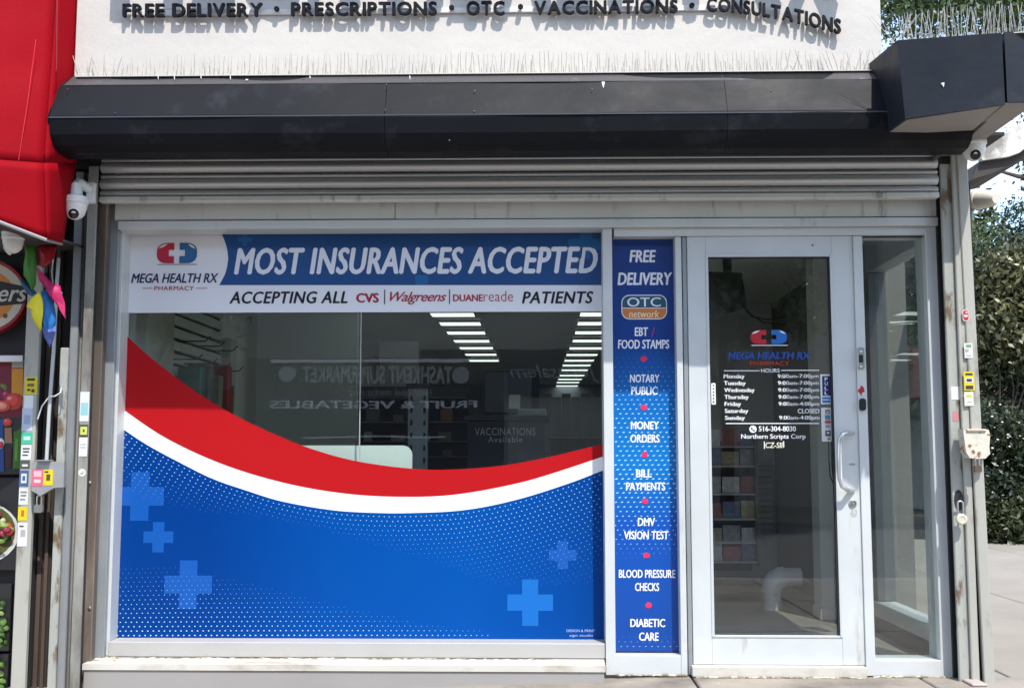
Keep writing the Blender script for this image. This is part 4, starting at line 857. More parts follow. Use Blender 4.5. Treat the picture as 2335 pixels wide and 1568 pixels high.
p = P(187, 1077, -.1518); inks('sticker', [(disc(p.x, p.z, .019, 18), -.1515, W_), ([(p.x - .01, p.z - .005), (p.x + .011, p.z + .009), (p.x + .002, p.z - .01)], -.1515, (.3, .3, .3))], tE)
tF, *_ = post('brown weathered shutter track against the grey left jamb', 206, 226, -.06, .05, BROWN_P, pytop=370, name='shutter_guide')
for py in (430, 450, 1100, 1385): p = P(214 if py < 500 else 205, py, -.06); lathe('bolt', [(.008, 0), (.008, .005), (.003, .008)], (p.x, -.061, p.z), STEEL, tF, Matrix.Rotation(R(90), 3, 'X'), 8)
BK = mat('post_gap_shade', (.03, .028, .025), .8)  # near-black colour stands in for shade in the gaps behind the posts
box('gap_shade_back', PX(128, .03), PX(206, .03), .03, .06, -.08, PZ(380, 0), BK, tD, 0)
for t_, a, b, ya, yb in ((tA, 58, 74, -.109, .03), (tC, 134, 144, -.10, .03), (tD, 155, 164, -.069, .029), (tE, 186, 194, -.134, .029)): box('web', PX(a, ya), PX(b, ya), ya, yb, -.08, PZ(800 if t_ is tC else 620 if t_ is tA else 395, 0), BK, t_, 0)
# jagged broken flap on the far upper left
# conduit
o = tube('conduit_pipe', [P(134, 590, -.1), P(130, 640, -.16), P(122, 800, -.16), P(112, 940, -.16), P(106, 1052, -.16)], .0085, mat('conduit_grey', (.42, .45, .46), .45), None); tag(o, 'thin pale conduit running down to the grey lock box', 'pipe')
o = tube('loose_wire', [P(140, 850, -.17), P(142, 870, -.17), P(138, 895, -.18), P(125, 903, -.18), P(113, 903, -.18), P(96, 925, -.17), P(86, 955, -.16)], .0035, WHT, None, 6); tag(o, 'loose white wire looped between the left posts', 'wire')
o = tube('loose_wire', [P(125, 560, -.1), P(118, 620, -.12), P(122, 660, -.14), P(136, 662, -.14), P(142, 668, -.12)], .003, WHT, None, 6); tag(o, 'thin white wire hanging behind the pennants', 'wire')
# grey lock box with padlock
lb = thing('lock_box', 'grey steel lock bracket with pink and yellow stickers on the left posts', 'lock box', P(105, 1120, -.2))
lp = ppoly([(70, 1060), (72, 1052), (110, 1051), (130, 1053), (146, 1053), (145, 1110), (122, 1112), (92, 1130), (72, 1118)], -.2)
prism('plate', lp, -.2, -.17, mat('galvanised', (.36, .37, .37), .4, .4, var=.1, scale=10), lb, 'Y')
box('top_hasp', PX(82, -.22, 1050), PX(112, -.22, 1050), -.225, -.17, PZ(1051.5, -.2) + .001, PZ(1049, -.2) + .002, ALU_D, lb, .001)
stickers(lb, -.2015, [((73, 98, 1069, 1108), [(.6, .12, .18), ((.65, .4, .42), (.15, .85, .55, .9)), ((.65, .5, .5), (.2, .8, .2, .4))]), ((99, 121, 1070, 1106), [Yl, ((.08, .07, .03), (.3, .7, .3, .7)), (K_, (.1, .5, .8, .9))])])
def padlock(label, px, py, Y, s, m, round_=False):
    t = thing('padlock', label, 'padlock', P(px, py, Y), 'padlocks on the shutter posts'); p = P(px, py, Y)
    if round_: lathe('lock_body', [(.001, -.004), (.62 * s, -.003), (.85 * s, 0), (.85 * s, .5 * s), (.7 * s, .62 * s), (.45 * s, .62 * s), (.42 * s, .56 * s), (.001, .56 * s)], (p.x, Y, p.z), m, t, Matrix.Rotation(R(90), 3, 'X'), 24)
    else:
        prism('lock_body', rrect(p.x - .8 * s, p.x + .8 * s, p.z - .8 * s, p.z + .65 * s, .35 * s), Y - .45 * s, Y + .2 * s, m, t, 'Y')
    sx_ = .42 * s; h_ = 2.4 * s if round_ else 1.9 * s
    pts = [(p.x - sx_, Y, p.z + .5 * s), (p.x - sx_, Y, p.z + h_)] + [(p.x - sx_ * math.cos(a), Y, p.z + h_ + sx_ * math.sin(a)) for a in [R(180) * k / 6 for k in range(1, 6)]] + [(p.x + sx_, Y, p.z + h_), (p.x + sx_, Y, p.z + .5 * s)]
    tube('shackle', pts, .16 * s, STEEL, t, 8); return t
padlock('dull steel padlock hanging from the grey lock box', 89, 1158, -.19, .026, STEEL)

# ================================================================ RIGHT POSTS
t1, *_ = post('peeling green grey post against the right jamb of the storefront', 2167, 2193, -.10, .02, PEEL_P, py=1000, pytop=345, name='steel_post')
for t_, a, b, ya in ((t1, 2177, 2190, -.078),): box('web', PX(a, ya), PX(b, ya), ya, .03, 0, PZ(370, 0), BK, t_, 0)
box('gap_shade_strip', PX(2155, -.02), PX(2167, -.02), -.02, .03, 0, PZ(370, 0), DARK, t1, 0)  # dark strip painted in place of the shade between jamb and post
stickers(t1, -.1015, [((2169, 2191, 881, 911), [(.66, .65, .60)]), ((2173, 2186, 938, 960), [(.5, .2, .2)]), ((2187, 2196, 940, 958), [(.22, .14, .09)])])
t2, *_ = post('smooth beige middle post of the right hand corner', 2195, 2213, -.12, .02, BEIGE_P, py=1000, pytop=340, name='steel_post')
t3, *_ = post('outermost beige steel post at the street corner', 2216, 2240, -.13, .03, BEIGE_P, py=1000, pytop=300, name='steel_post', lean=-.012)
for t_, a, b, ya in ((t2, 2199, 2211, -.098), (t3, 2224, 2236, -.099)): box('web', PX(a, ya), PX(b, ya), ya, .05, 0, PZ(430, 0), BK, t_, 0)
inks('sticker', [(rrect(*pbox((2198.5, 2213.5, 704, 731), -.1515), .012), -.1315, (.62, .55, .52)), (rrect(*pbox((2200, 2212, 706, 729), -.1515), .010), -.1315, (.42, .02, .03)), (rect(*pbox((2202, 2210, 716, 722), -.1515)), -.1315, (.6, .5, .5)), (rect(*pbox((2205, 2210, 709, 713), -.1515)), -.1315, (.6, .5, .5))], t3)
stickers(t3, -.1325, [((2199, 2218, 782, 816), [W_, ((.15, .3, .15), (.2, .85, .7, .9)), ((.35, .35, .35), (.1, .5, .4, .6)), ((.4, .4, .4), (.2, .8, .15, .2))]),
    ((2198, 2222, 847, 890), [Yl, (K_, (.15, .85, .80, .92)), (W_, (.15, .85, .42, .68)), (K_, (.25, .75, .47, .62)), (K_, (.15, .85, .08, .26))]), ((2199, 2220, 893, 925), [(.62, .62, .52), ((.5, .5, .1), (.2, .8, .6, .8)), ((.3, .3, .3), (.3, .8, .25, .3))])])
bm = bmesh.new(); add_box(bm, PX(2217, -.14, 1300) - .01, PX(2222, -.14, 1300), -.10, -.06, .0, .10); from_bm('foot_plate', bm, PEEL_P, t3)
rb = thing('rusty_lock_box', 'rusty cream lock bracket on the street corner posts', 'lock box', P(2226, 1045, -.2))
prism('plate', ppoly([(2197, 985), (2197, 977), (2254, 979), (2258, 990), (2256, 1020), (2258, 1034), (2247, 1045), (2212, 1044), (2203, 1030)], -.2), -.2, -.13, RUSTY, rb, 'Y')
box('hinge_rod', PX(2205, -.21, 980), PX(2250, -.21, 980), -.208, -.198, PZ(984, -.2), PZ(978, -.2), mat('hinge_cream', (.5, .40, .33), .5), rb, .003)
padlock('brown rusted padlock hanging under the rusty lock box', 2229, 1068, -.205, .021, mat('rust_dark', (.10, .07, .05), .6, .3, var=.3, scale=40))
padlock('round cream padlock hanging on the peeling right post', 2191, 1183, -.135, .030, mat('padlock_cream', (.62, .58, .48), .35, .2), True)
o = sheet('lock_hole', disc(P(2186, 1140, -.1).x, P(2186, 1140, -.1).z, .022, 14, .05), -.1012, DARK, t1)
o = box('metal_plate', PX(2222, -.25, 1540), PX(2258, -.25, 1540), -.22, -.10, -.003, .010, mat('plate_pink', (.4, .33, .3), .7), None, .004); tag(o, 'thin metal plate lying on the pavement by the corner post', 'plate')

# ================================================================ SECURITY CAMERAS
def dome(label, px, py, Y, s, arm, tilt=0, yaw=0):
    """turret camera: stem, collar, ball and lens looking down the street; (px, py) = collar centre"""
    p = P(px, py, Y); t = thing('security_camera', label, 'camera', p, 'white dome security cameras')
    lathe('housing', [(.50 * s, .95 * s), (.98 * s, .78 * s), (1.0 * s, .30 * s), (.90 * s, .18 * s), (.88 * s, -.1 * s), (.72 * s, -.62 * s), (.5 * s, -.86 * s), (.25 * s, -1.0 * s), (.001, -1.03 * s)], p, WHT, t, seg=28)
    d = Vector((math.sin(yaw), -math.cos(yaw) * math.cos(tilt), -math.sin(tilt))).normalized(); M = d.to_track_quat('Z', 'Y').to_matrix()
    c = p + Vector((0, 0, -.42 * s)) + d * .50 * s
    lathe('lens_ring', [(.46 * s, 0), (.47 * s, .16 * s), (.42 * s, .2 * s)], c, WHT, t, M)
    lathe('lens', [(.40 * s, .1 * s), (.40 * s, .215 * s), (.25 * s, .25 * s), (.22 * s, .22 * s), (.001, .23 * s)], c, mat('lens_black', (.01, .01, .012), .08), t, M)
    if arm == 'stem':
        tube('mount_arm', [p + Vector((0, 0, .8 * s)), p + Vector((0, 0, 1.75 * s)), p + Vector((.06 * s, .3 * s, 2.0 * s)), p + Vector((.5 * s, 1.3 * s, 1.8 * s))], [.5 * s, .48 * s, .42 * s, .4 * s], WHT, t, 16)
        box('mount_plate', p.x + .3 * s, p.x + 1.0 * s, Y + 1.2 * s, Y + 1.6 * s, p.z + .6 * s, p.z + 2.3 * s, WHT, t, .004)
    elif arm == 'ceiling': lathe('mount_base', [(1.02 * s, .7 * s), (1.05 * s, 1.3 * s), (.98 * s, 1.6 * s)], p, WHT, t)
    return t
dome('white dome camera on a stem beside the left posts under the hood', 172, 472, -.34, .060, 'stem', R(22), R(12))
dome('white dome camera fixed under the corner soffit above the right posts', 2220, 338, -.33, .060, 'ceiling', R(24), R(-10))
dome('white dome camera cut by the left edge under the red awning', 30, 552, -.42, .052, 'ceiling', R(50), R(-80))
bc_ = thing('bullet_camera', 'cream weathered bullet shaped camera housing jutting out from the corner post', 'camera', P(2225, 460, .1))
A = P(2218, 455, .12); B = P(2272, 452, -.02)
tube('housing', [A, A.lerp(B, .3), A.lerp(B, .33), A.lerp(B, .85), B], [.052, .055, .050, .040, .026], mat('housing_cream', (.66, .62, .52), .55, col2=(.35, .25, .14), scale=14, lo=.6, hi=.7), bc_, 18)
tube('mount_arm', [A + Vector((-.02, 0, 0)), A + Vector((-.02, 0, -.11))], .022, ALU_D, bc_, 10)

# ================================================================ NEIGHBOUR: red awning, posters, pennants
aw = thing('red_awning', 'bright red fabric awning of the neighbouring shop with creases', 'awning', P(60, 500, -.5))
def skin(name, rows, m, parent, thick=.01):
    """sheet from a grid of points, subdivided and a little wavy"""
    bm = bmesh.new(); G = [[bm.verts.new(p) for p in r] for r in rows]
    for a, b in zip(G, G[1:]):
        for i in range(len(a) - 1): bm.faces.new((a[i], a[i + 1], b[i + 1], b[i]))
    bmesh.ops.recalc_face_normals(bm, faces=bm.faces)
    o = from_bm(name, bm, m, parent, True); md = o.modifiers.new('thick', 'SOLIDIFY'); md.thickness = thick; return o
def wav(p, k, a=.006): return Vector((p.x, p.y + a * math.sin(p.z * 9 + p.x * 5 + k) + a * .6 * math.sin(p.z * 21 - p.x * 13), p.z))
def grid(c00, c10, c01, c11, nu, nv, k=0, a=.006):
    rows = []
    for j in range(nv + 1):
        t = j / nv; rows.append([wav(c00.lerp(c10, i / nu).lerp(c01.lerp(c11, i / nu), t), k, a * .3 * min(1, 4 * math.sin(math.pi * t) * math.sin(math.pi * i / nu))) for i in range(nu + 1)])
    return rows
# upper sloping front, from the wall line down to the valance line
F0, F1 = P(-460, 330, -1.15), P(99, 372, -.62)      # valance top, left and right
T0, T1 = P(-460, -420, -.75), P(135, -120, -.50)
skin('sloping_cover', grid(T0, T1, F0, F1, 24, 24, 0, .010), RED, aw)
V0, V1 = P(-420, 345, -1.15), P(105, 545, -.60)
skin('valance', grid(F0, F1, V0, V1, 24, 8, 2, .006), RED, aw)
# right cheek of the awning
K0, K1 = P(174, -120, -.44), P(170, 372, -.35)
skin('side_cheek', grid(T1, K0, F1, K1, 6, 20, 4, .012), RED, aw)
J1 = P(140, 554, -.35)
skin('side_cheek', grid(F1, K1, V1, J1, 6, 8, 5, .004), RED, aw)
bm = bmesh.new(); add_tube(bm, [V0, V1 + Vector((0, 0, -.004)), J1 + Vector((0, 0, -.004))], .008, 6); from_bm('bottom_trim', bm, mat('awning_trim', (.4, .4, .4), .4, .4), aw)
tube('seam', [P(130, 0, -.56), P(129, 150, -.60), P(128, 162, -.60)], .0022, mat('seam_dark', (.2, .004, .01), .6), aw, 5)
tube('seam', [P(82, 90, -.64), P(62, 240, -.66), P(40, 380, -.68)], .0012, mat('crease_red', (.72, .03, .03), .4), aw, 5)
SOA = mat('awning_soffit', (.05, .045, .045), .8)
hexa('soffit', [V0 + Vector((0, .03, .03)), V1 + Vector((-.01, .03, .02)), V1 + Vector((-.01, .03, .03)), V0 + Vector((0, .03, .04)), Vector((V0.x, .1, V1.z + .03)), J1 + Vector((-.01, .3, .03)), J1 + Vector((-.01, .3, .04)), Vector((V0.x, .1, V1.z + .05))], SOA, aw)

nb = thing('neighbour_shopfront', 'dark neighbouring shopfront with food posters under the red awning', 'building', (-3.6, .2, 0))
NX = PX(60, .02)
box('wall', -6.2, NX + .15, .03, .3, -.1, 3.6, mat('neighbour_dark', (.03, .028, .03), .6, var=.2, scale=3), nb, 0)
box('upper_wall', -6.2, XL - .42, .0, .35, 3.0, 5.2, mat('neighbour_red_wall', (.45, .02, .02), .6), nb, 0)
YN = -.02
def poster(label, r, base, shapes, cat='poster'):
    t = thing('food_poster', label, cat, P((r[0] + r[1]) / 2, r[3], YN)); x0, x1, z0, z1 = pbox(r, YN)
    box('backing', x0, x1, YN + .001, YN + .03, z0, z1, BLK, t, .002)
    sh = [(rect(x0 + .004, x1 - .004, z0 + .004, z1 - .004), YN, base)]
    for s, c in shapes:
        o = s(P); n = len(o); cx, cz = sum(q[0] for q in o) / n, sum(q[1] for q in o) / n; w_ = max(q[0] for q in o) - min(q[0] for q in o)
        if n >= 8 and w_ < .12:                       # drawn fruit and leaves: dark rim, body, paler inner patch and a small glint
            sc = lambda f, dx, dz: [(cx + (q[0] - cx) * f + dx * w_, cz + (q[1] - cz) * f + dz * w_) for q in o]
            sh += [(sc(1.08, .03, -.04), YN, tuple(v * .3 for v in c)), (o, YN, c), (sc(.62, -.06, .06), YN, tuple(min(.8, v * 1.35 + .01) for v in c)), (sc(.2, -.14, .16), YN, tuple(min(.85, v * 1.6 + .18) for v in c))]
        else: sh.append((o, YN, c))
    inks('print', [(a, b, c) for a, b, c in sh], t, .00012); return t
def D(px, py, rx, ry=None, n=14, wob=.06): return lambda _: disc(P(px, py, YN).x, P(px, py, YN).z, rx * .00216, n, (ry or rx) * .00216, wob)
def Q(*pts): return lambda _: ppoly(pts, YN)
poster('poster with juice, tomatoes and bottles beside the stickered post', (-160, 54, 806, 1082), (.16, .012, .03),
    [(Q((-150, 1080), (50, 1080), (52, 950), (-150, 950)), (.03, .035, .03)), (Q((27, 840), (53, 840), (52, 925), (26, 925)), (.62, .26, .02)), (Q((27, 812), (53, 812), (53, 838), (27, 838)), (.42, .4, .38)),
     (D(5, 885, 11), (.10, .16, .02)), (D(-8, 893, 16), (.2, .02, .05)), (D(14, 900, 12), (.22, .012, .06)), (D(30, 915, 22, 20), (.50, .045, .03)), (D(22, 908, 6, 4), (.7, .25, .2)), (D(6, 925, 18, 13), (.58, .06, .04)), (D(6, 925, 12, 8), (.7, .22, .14)),
     (D(17, 962, 11, 9), (.5, .05, .03)), (Q((11, 975), (27, 975), (29, 1010), (12, 1010)), (.3, .16, .09)), (Q((-10, 960), (8, 955), (10, 1075), (-10, 1075)), (.02, .06, .22)), (D(2, 1010, 9, 11), (.6, .6, .62)), (D(2, 1013, 7, 7), (.45, .03, .05)),
     (Q((33, 985), (50, 975), (48, 1068), (30, 1068)), (.05, .16, .02)), (Q((36, 1000), (42, 1000), (40, 1050), (34, 1050)), (.12, .3, .05)), (Q((12, 1020), (28, 1020), (27, 1066), (12, 1066)), (.06, .015, .03)), (D(-40, 1000, 26), (.5, .3, .05)), (D(-90, 960, 36), (.08, .2, .03)), (D(-60, 900, 28), (.55, .1, .04))])
salad = [(D(-30, 1215, 74, 66, 24, .01), (.55, .55, .53)), (D(-30, 1212, 66, 60, 24, .01), (.09, .10, .03))]
for k in range(90):
    a = rnd.uniform(0, 6.3); r_ = 58 * math.sqrt(rnd.random()); c = [(.42, .02, .03), (.35, .02, .03), (.10, .18, .03), (.24, .32, .09), (.55, .5, .38), (.5, .08, .03), (.25, .03, .05)][k % 7]
    salad.append((D(-28 + r_ * math.cos(a), 1205 + r_ * math.sin(a), rnd.uniform(6, 13), rnd.uniform(4, 9), 9, .2), c))
poster('poster with a plate of mixed salad behind the stickered post', (-170, 44, 1088, 1300), (.018, .018, .02), salad)
def greens(lo, hi, xr, n):
    o = []
    for k in range(n):
        c = [(.07, .16, .02), (.13, .24, .05), (.03, .07, .012), (.2, .3, .09), (.4, .08, .02) if k % 3 == 0 else (.1, .2, .04)][k % 5]
        o.append((D(rnd.uniform(-90, xr), rnd.uniform(lo, hi), rnd.uniform(5, 10), rnd.uniform(4, 8), 8, .25), c))
    return o
poster('poster with green basil leaves and small tomatoes low at the left', (-120, 24, 1330, 1484), (.02, .022, .02), greens(1352, 1472, 14, 90))
poster('lowest poster with pale green leaves at the left edge', (-120, 17, 1490, 1640), (.02, .022, .02), greens(1505, 1620, 8, 90))
sg = thing('round_brand_sign', 'round red and cream sign with script letters behind the pennants', 'sign', P(-40, 760, -.06)); c_ = P(-48, 676, -.06); k_ = .00213
def rd(r_, y, rz_=None): return disc(c_.x, c_.z, r_ * k_, 40, (rz_ or r_ * .8) * k_)
prism('rim', rd(112, 0, 92), -.06, -.01, mat('sign_red', (.32, .015, .02), .4), sg, 'Y')
inks('face_print', [(rd(106, 0, 84), -.061, (.55, .50, .40)), (rd(86, 0, 66), -.061, (.58, .22, .03)), (ppoly([(-140, 640), (-60, 628), (52, 652), (60, 670), (58, 692), (-30, 700), (-140, 700)], -.061), -.061, (.02, .015, .012)),
   (disc(P(12, 720, -.061).x, P(12, 720, -.061).z, .012), -.061, (.2, .05, .02)), (disc(P(-20, 735, -.061).x, P(-20, 735, -.061).z, .02), -.061, (.5, .08, .02))], sg)
plet('sign_text', 'Brothers', (-130, 62, 648, 688), -.0645, mat('sign_cream', (.6, .56, .48), .4), sg, bold=.02, shear=.3)
box('shelf_edge', PX(-160, -.05, 812), PX(54, -.05, 812), -.06, -.021, PZ(822, -.05), PZ(808, -.05), WHT, nb, .002)
# pennants
def pennant(label, pts, Y, c, seed):
    """small cloth flag: outline folded around its middle line"""
    r2 = random.Random(seed); w3 = [P(a, b, Y + r2.uniform(-.02, .02)) for a, b in pts]; cen = sum(w3, Vector()) / len(w3) + Vector((0, -.018, 0))
    bm = bmesh.new(); vc = bm.verts.new(cen); vv = [bm.verts.new(p) for p in w3]
    for i in range(len(vv)): bm.faces.new((vc, vv[i], vv[(i + 1) % len(vv)]))
    bmesh.ops.subdivide_edges(bm, edges=bm.edges[:], cuts=2, use_grid_fill=True)
    for v in bm.verts: v.co.y += .006 * math.sin(v.co.x * 90 + seed) + .005 * math.sin(v.co.z * 60 + seed)
    o = from_bm('pennant', bm, mat('pennant_' + label.split()[0] + str(seed), c, .5, spec=.3), None, True); o.modifiers.new('thick', 'SOLIDIFY').thickness = .001
    tag(o, label, 'pennant', 'bunting pennants under the red awning')
pennant('green pennant hanging nearest the round sign', [(57, 556), (85, 563), (82, 650), (75, 664), (70, 650), (52, 628)], -.32, (.06, .20, .03), 1)
pennant('dark red pennant spread under the awning corner', [(85, 560), (134, 556), (122, 590), (100, 612), (85, 600)], -.33, (.28, .01, .015), 2)
pennant('magenta pennant pointing down to the right', [(85, 608), (112, 640), (136, 652), (148, 690), (152, 728), (132, 700), (106, 660), (90, 640)], -.36, (.42, .015, .10), 3)
pennant('yellow pennant at the bottom left of the cluster', [(58, 697), (88, 665), (96, 680), (99, 722), (90, 757), (78, 730), (68, 705)], -.37, (.68, .58, .02), 4)
pennant('bright blue pennant beside the yellow one', [(92, 664), (106, 660), (122, 690), (128, 735), (118, 760), (108, 770), (99, 735)], -.35, (.02, .15, .42), 5)
pennant('dull blue pennant half hidden behind the green one', [(45, 635), (60, 640), (78, 660), (100, 690), (84, 682), (60, 668)], -.30, (.03, .09, .16), 6)
pennant('violet blue pennant tip lowest in the cluster', [(98, 742), (118, 748), (128, 740), (130, 755), (112, 792), (102, 770)], -.33, (.08, .12, .36), 7)

# ================================================================ CURVED CANOPY at the right, beyond the corner
cc = thing('curved_canopy', 'weathered white curved canopy edge behind the right corner posts', 'canopy', P(2290, 370, .6))
Yc = .6
prism('canopy_fascia', ppoly([(2236, 352), (2262, 322), (2300, 298), (2350, 268), (2420, 240), (2420, 300), (2350, 328), (2325, 348), (2300, 357), (2240, 366)], Yc), Yc, Yc + .05, mat('canopy_white', (.62, .60, .55), .7, col2=(.25, .23, .2), scale=6, lo=.5, hi=.62), cc, 'Y')
prism('canopy_underside', ppoly([(2236, 366.5), (2300, 357.5), (2325, 349), (2350, 329), (2420, 301), (2420, 312), (2350, 345), (2310, 372), (2262, 395), (2218, 408)], Yc + .02), Yc + .03, Yc + 1.2, mat('canopy_dark', (.05, .042, .035), .8), cc, 'Y')

# ================================================================ TREES, SHRUBS, HOUSE beyond
LEAFS = []
def leaf_mat(name, c, c2):
    m = mat(name, c, .45, 0, col2=c2, scale=1.6, lo=.4, hi=.62, spec=.6)
    return m
LM = leaf_mat('leaf_green', (.03, .058, .012), (.085, .125, .028)); LM2 = leaf_mat('leaf_dark', (.013, .024, .008), (.055, .07, .022)); LM3 = leaf_mat('leaf_olive', (.08, .09, .03), (.14, .13, .05))
BARK = mat('bark', (.07, .055, .042), .9, var=.3, scale=8, bump=.01, bscale=30)
def crown(name, blobs, n, size, m, parent, seed):
    g = np.random.default_rng(seed); wts = np.array([b[3] ** 2 * b[4] for b in blobs]); wts /= wts.sum()
    idx = g.choice(len(blobs), n, p=wts); B = np.array(blobs)[idx]
    # leaves gather in small sprays inside each blob
    ns = max(6, n // 26); sd = g.normal(size=(n, 3)); sd /= np.linalg.norm(sd, axis=1)[:, None]
    sp_dir = g.normal(size=(len(blobs), ns, 3)); sp_dir /= np.linalg.norm(sp_dir, axis=2)[:, :, None]; sp_r = g.uniform(.35, 1.05, (len(blobs), ns, 1)) ** .6
    pick = g.integers(0, ns, n); c = sp_dir[idx, pick] * sp_r[idx, pick]
    cen = B[:, :3] + c * np.stack([B[:, 3], B[:, 3], B[:, 4]], 1) + sd * g.uniform(0, .16, (n, 1)) * (1 + B[:, 3:4])
    a = g.normal(size=(n, 3)); a /= np.linalg.norm(a, axis=1)[:, None]; b = np.cross(a, g.normal(size=(n, 3))); b /= np.linalg.norm(b, axis=1)[:, None]
    s = size * g.uniform(.6, 1.3, (n, 1)); V = np.empty((n, 4, 3)); V[:, 0] = cen - a * s; V[:, 1] = cen + b * s * .42; V[:, 2] = cen + a * s; V[:, 3] = cen - b * s * .42
    me = bpy.data.meshes.new(name); me.vertices.add(n * 4); me.vertices.foreach_set('co', V.ravel()); me.loops.add(n * 4); me.loops.foreach_set('vertex_index', np.arange(n * 4))
    me.polygons.add(n); me.polygons.foreach_set('loop_start', np.arange(n) * 4); me.update(calc_edges=True); o = link(name, me, m, parent); return o
def tree(label, x, y, h, blobs, n, size, m, seed, name='leafy_tree', r=.16, group=None, limbs=5):
    t = thing(name, label, 'tree' if 'tree' in name else 'shrub', (x, y, -.03), group); r2 = random.Random(seed)
    bm = bmesh.new(); top = Vector((x + r2.uniform(-.3, .3), y, h * .75)); pts = [Vector((x, y, -.05)), Vector((x + .05, y, h * .25)), Vector((x - .05, y + .05, h * .5)), top]; add_tube(bm, pts, [r, r * .75, r * .5, r * .2], 9)
    for b in blobs[:limbs]:
        e = Vector(b[:3]); s_ = pts[1].lerp(pts[2], r2.random()); mid = s_.lerp(e, .5) + Vector((0, 0, .25)); add_tube(bm, [s_, mid, e], [r * .4, r * .25, r * .06], 6)
        for q in range(4):
            e2 = mid.lerp(e, r2.uniform(.2, 1)) ; add_tube(bm, [e2, e2 + Vector((r2.uniform(-1, 1), r2.uniform(-1, 1), r2.uniform(-.2, .9))) * b[3] * .7], [r * .1, r * .02], 4)
    from_bm('trunk', bm, BARK, t, True); crown('crown', blobs, n, size, m, t, seed)
def at(px, py, Y): return tuple(P(px, py, Y))
G = 'garden trees beyond the corner'
def bl(px, py, Y, r, rz=None): return (*at(px, py, Y), r, rz or r * .8)
tree('tall tree whose bright crown shows above the corner box', at(2200, 900, 13)[0], 13, 8, [bl(2060, -20, 12, 1.0), bl(2200, -10, 12.5, 1.1), bl(2330, 20, 12, .9), bl(2130, -140, 13, 1.6), bl(2400, -60, 13, 1.4), bl(2280, -160, 13, 1.5)], 34000, .058, LM, 11, group=G, r=.1, limbs=0)
tree('dense dark tree filling the gap right of the corner post', at(2330, 900, 9.5)[0], 9.5, 3.9, [bl(2290, 650, 9.2, .5), bl(2350, 620, 9.8, .6), bl(2258, 720, 9.3, .42), bl(2345, 760, 9, .5), bl(2250, 830, 9.4, .5), bl(2285, 820, 9.1, .4), bl(2320, 690, 9.6, .4), bl(2400, 680, 9.5, 1.0), bl(2240, 900, 9.4, .3), bl(2400, 870, 9.4, .6)], 46000, .040, LM2, 12, group=G, r=.12)
tree('slender tree with a pointed top just right of the corner', at(2330, 900, 11)[0], 11, 3.5, [bl(2325, 520, 11, .3, .5), bl(2322, 590, 11, .45, .5), bl(2245, 560, 10.5, .3, .4), bl(2225, 620, 10.5, .4, .4), bl(2345, 660, 11, .7)], 14000, .036, LM, 13, group=G, r=.07)
tree('overhanging tree branch with sparse dark leaves at the right edge', at(2520, 900, 10)[0], 10, 6, [bl(2350, 428, 8.5, .22), bl(2345, 395, 8.4, .15), bl(2500, 300, 9.5, 1.0), bl(2450, 330, 9, .7), bl(2560, 200, 10, 1.3)], 12000, .04, LM2, 14, group=G, r=.12, limbs=0)
o = tube('tree_branch', [P(2450, 385, 8.5), P(2360, 408, 8.4), P(2320, 402, 8.4), P(2285, 392, 8.4), P(2262, 384, 8.4)], [.05, .035, .028, .02, .008], BARK, None, 7); tag(o, 'bare dark branch crossing the sky below the curved canopy', 'branch')
S = 'shrubs behind the side pavement'
for k, (px, py, Y, r_, n, m, lab) in enumerate(((2255, 1000, 8.9, .5, 7000, LM2, 'dark flowering shrub nearest the corner post'), (2330, 1010, 8.8, .55, 7000, LM2, 'broad dark shrub with pale blossoms at the frame edge'), (2262, 1150, 8.6, .45, 6000, LM2, 'low dark shrub beside the corner pavement'), (2345, 1170, 8.5, .5, 6000, LM2, 'rounded low shrub at the right edge of the pavement'), (2400, 1080, 9.0, .7, 6000, LM, 'green shrub further right behind the pavement'))):
    c = at(px, py, Y); tree(lab, c[0], Y, c[2] + r_ * .5, [(c[0], Y, c[2], r_, r_ * .9), (c[0] + .2, Y, c[2] - .3, r_ * .9, r_ * .7), (c[0] - .15, Y + .1, max(.2, c[2] - .55), r_ * .8, r_ * .6)], n, .04, m, 20 + k, 'garden_shrub', .03, S, 3)
FL = mat('blossom_white', (.7, .62, .62), .6); bm = bmesh.new(); r2 = random.Random(5)
for k in range(38):
    px, py = r2.uniform(2235, 2420), r2.gauss(1000, 45) if k < 44 else r2.gauss(1160, 25); p = P(px, py, r2.uniform(8.15, 8.4))
    bmesh.ops.create_icosphere(bm, subdivisions=1, radius=r2.uniform(.008, .02), matrix=Matrix.Translation(p) @ Matrix.Diagonal((1, 1, .6, 1)))
o = from_bm('blossoms', bm, FL, None); o['kind'] = 'stuff'; o['label'] = 'small pale blossoms scattered over the dark shrubs'; o['category'] = 'blossoms'
t12 = [o for o in bpy.data.objects if o.get('label', '').startswith('dense dark tree filling')][0]
crown('crown', [bl(2300, 640, 9.1, .5), bl(2340, 740, 9, .6), bl(2260, 760, 9.1, .4)], 7000, .05, LM3, t12, 90)
bm = bmesh.new(); r3 = random.Random(3)
for k in range(16):
    a = P(r3.uniform(2240, 2340), r3.uniform(640, 1000), 8.9); d = Vector((r3.uniform(-.5, .5), 0, r3.uniform(.3, .9))); add_tube(bm, [a, a + d * .5 + Vector((.05, 0, 0)), a + d], [.014, .009, .004], 5)
from_bm('branches', bm, BARK, t12, True)
tree('tall dark tree seen only through the sidelight and side window', 8.1, 18.2, 5, [bl(2085, 650, 18, 1.6), bl(2060, 820, 18, 1.5), bl(2120, 900, 18, 1.4), bl(2100, 520, 18.4, 1.5), bl(2020, 700, 18.6, 1.3)], 14000, .11, LM2, 77, group=G, r=.2)
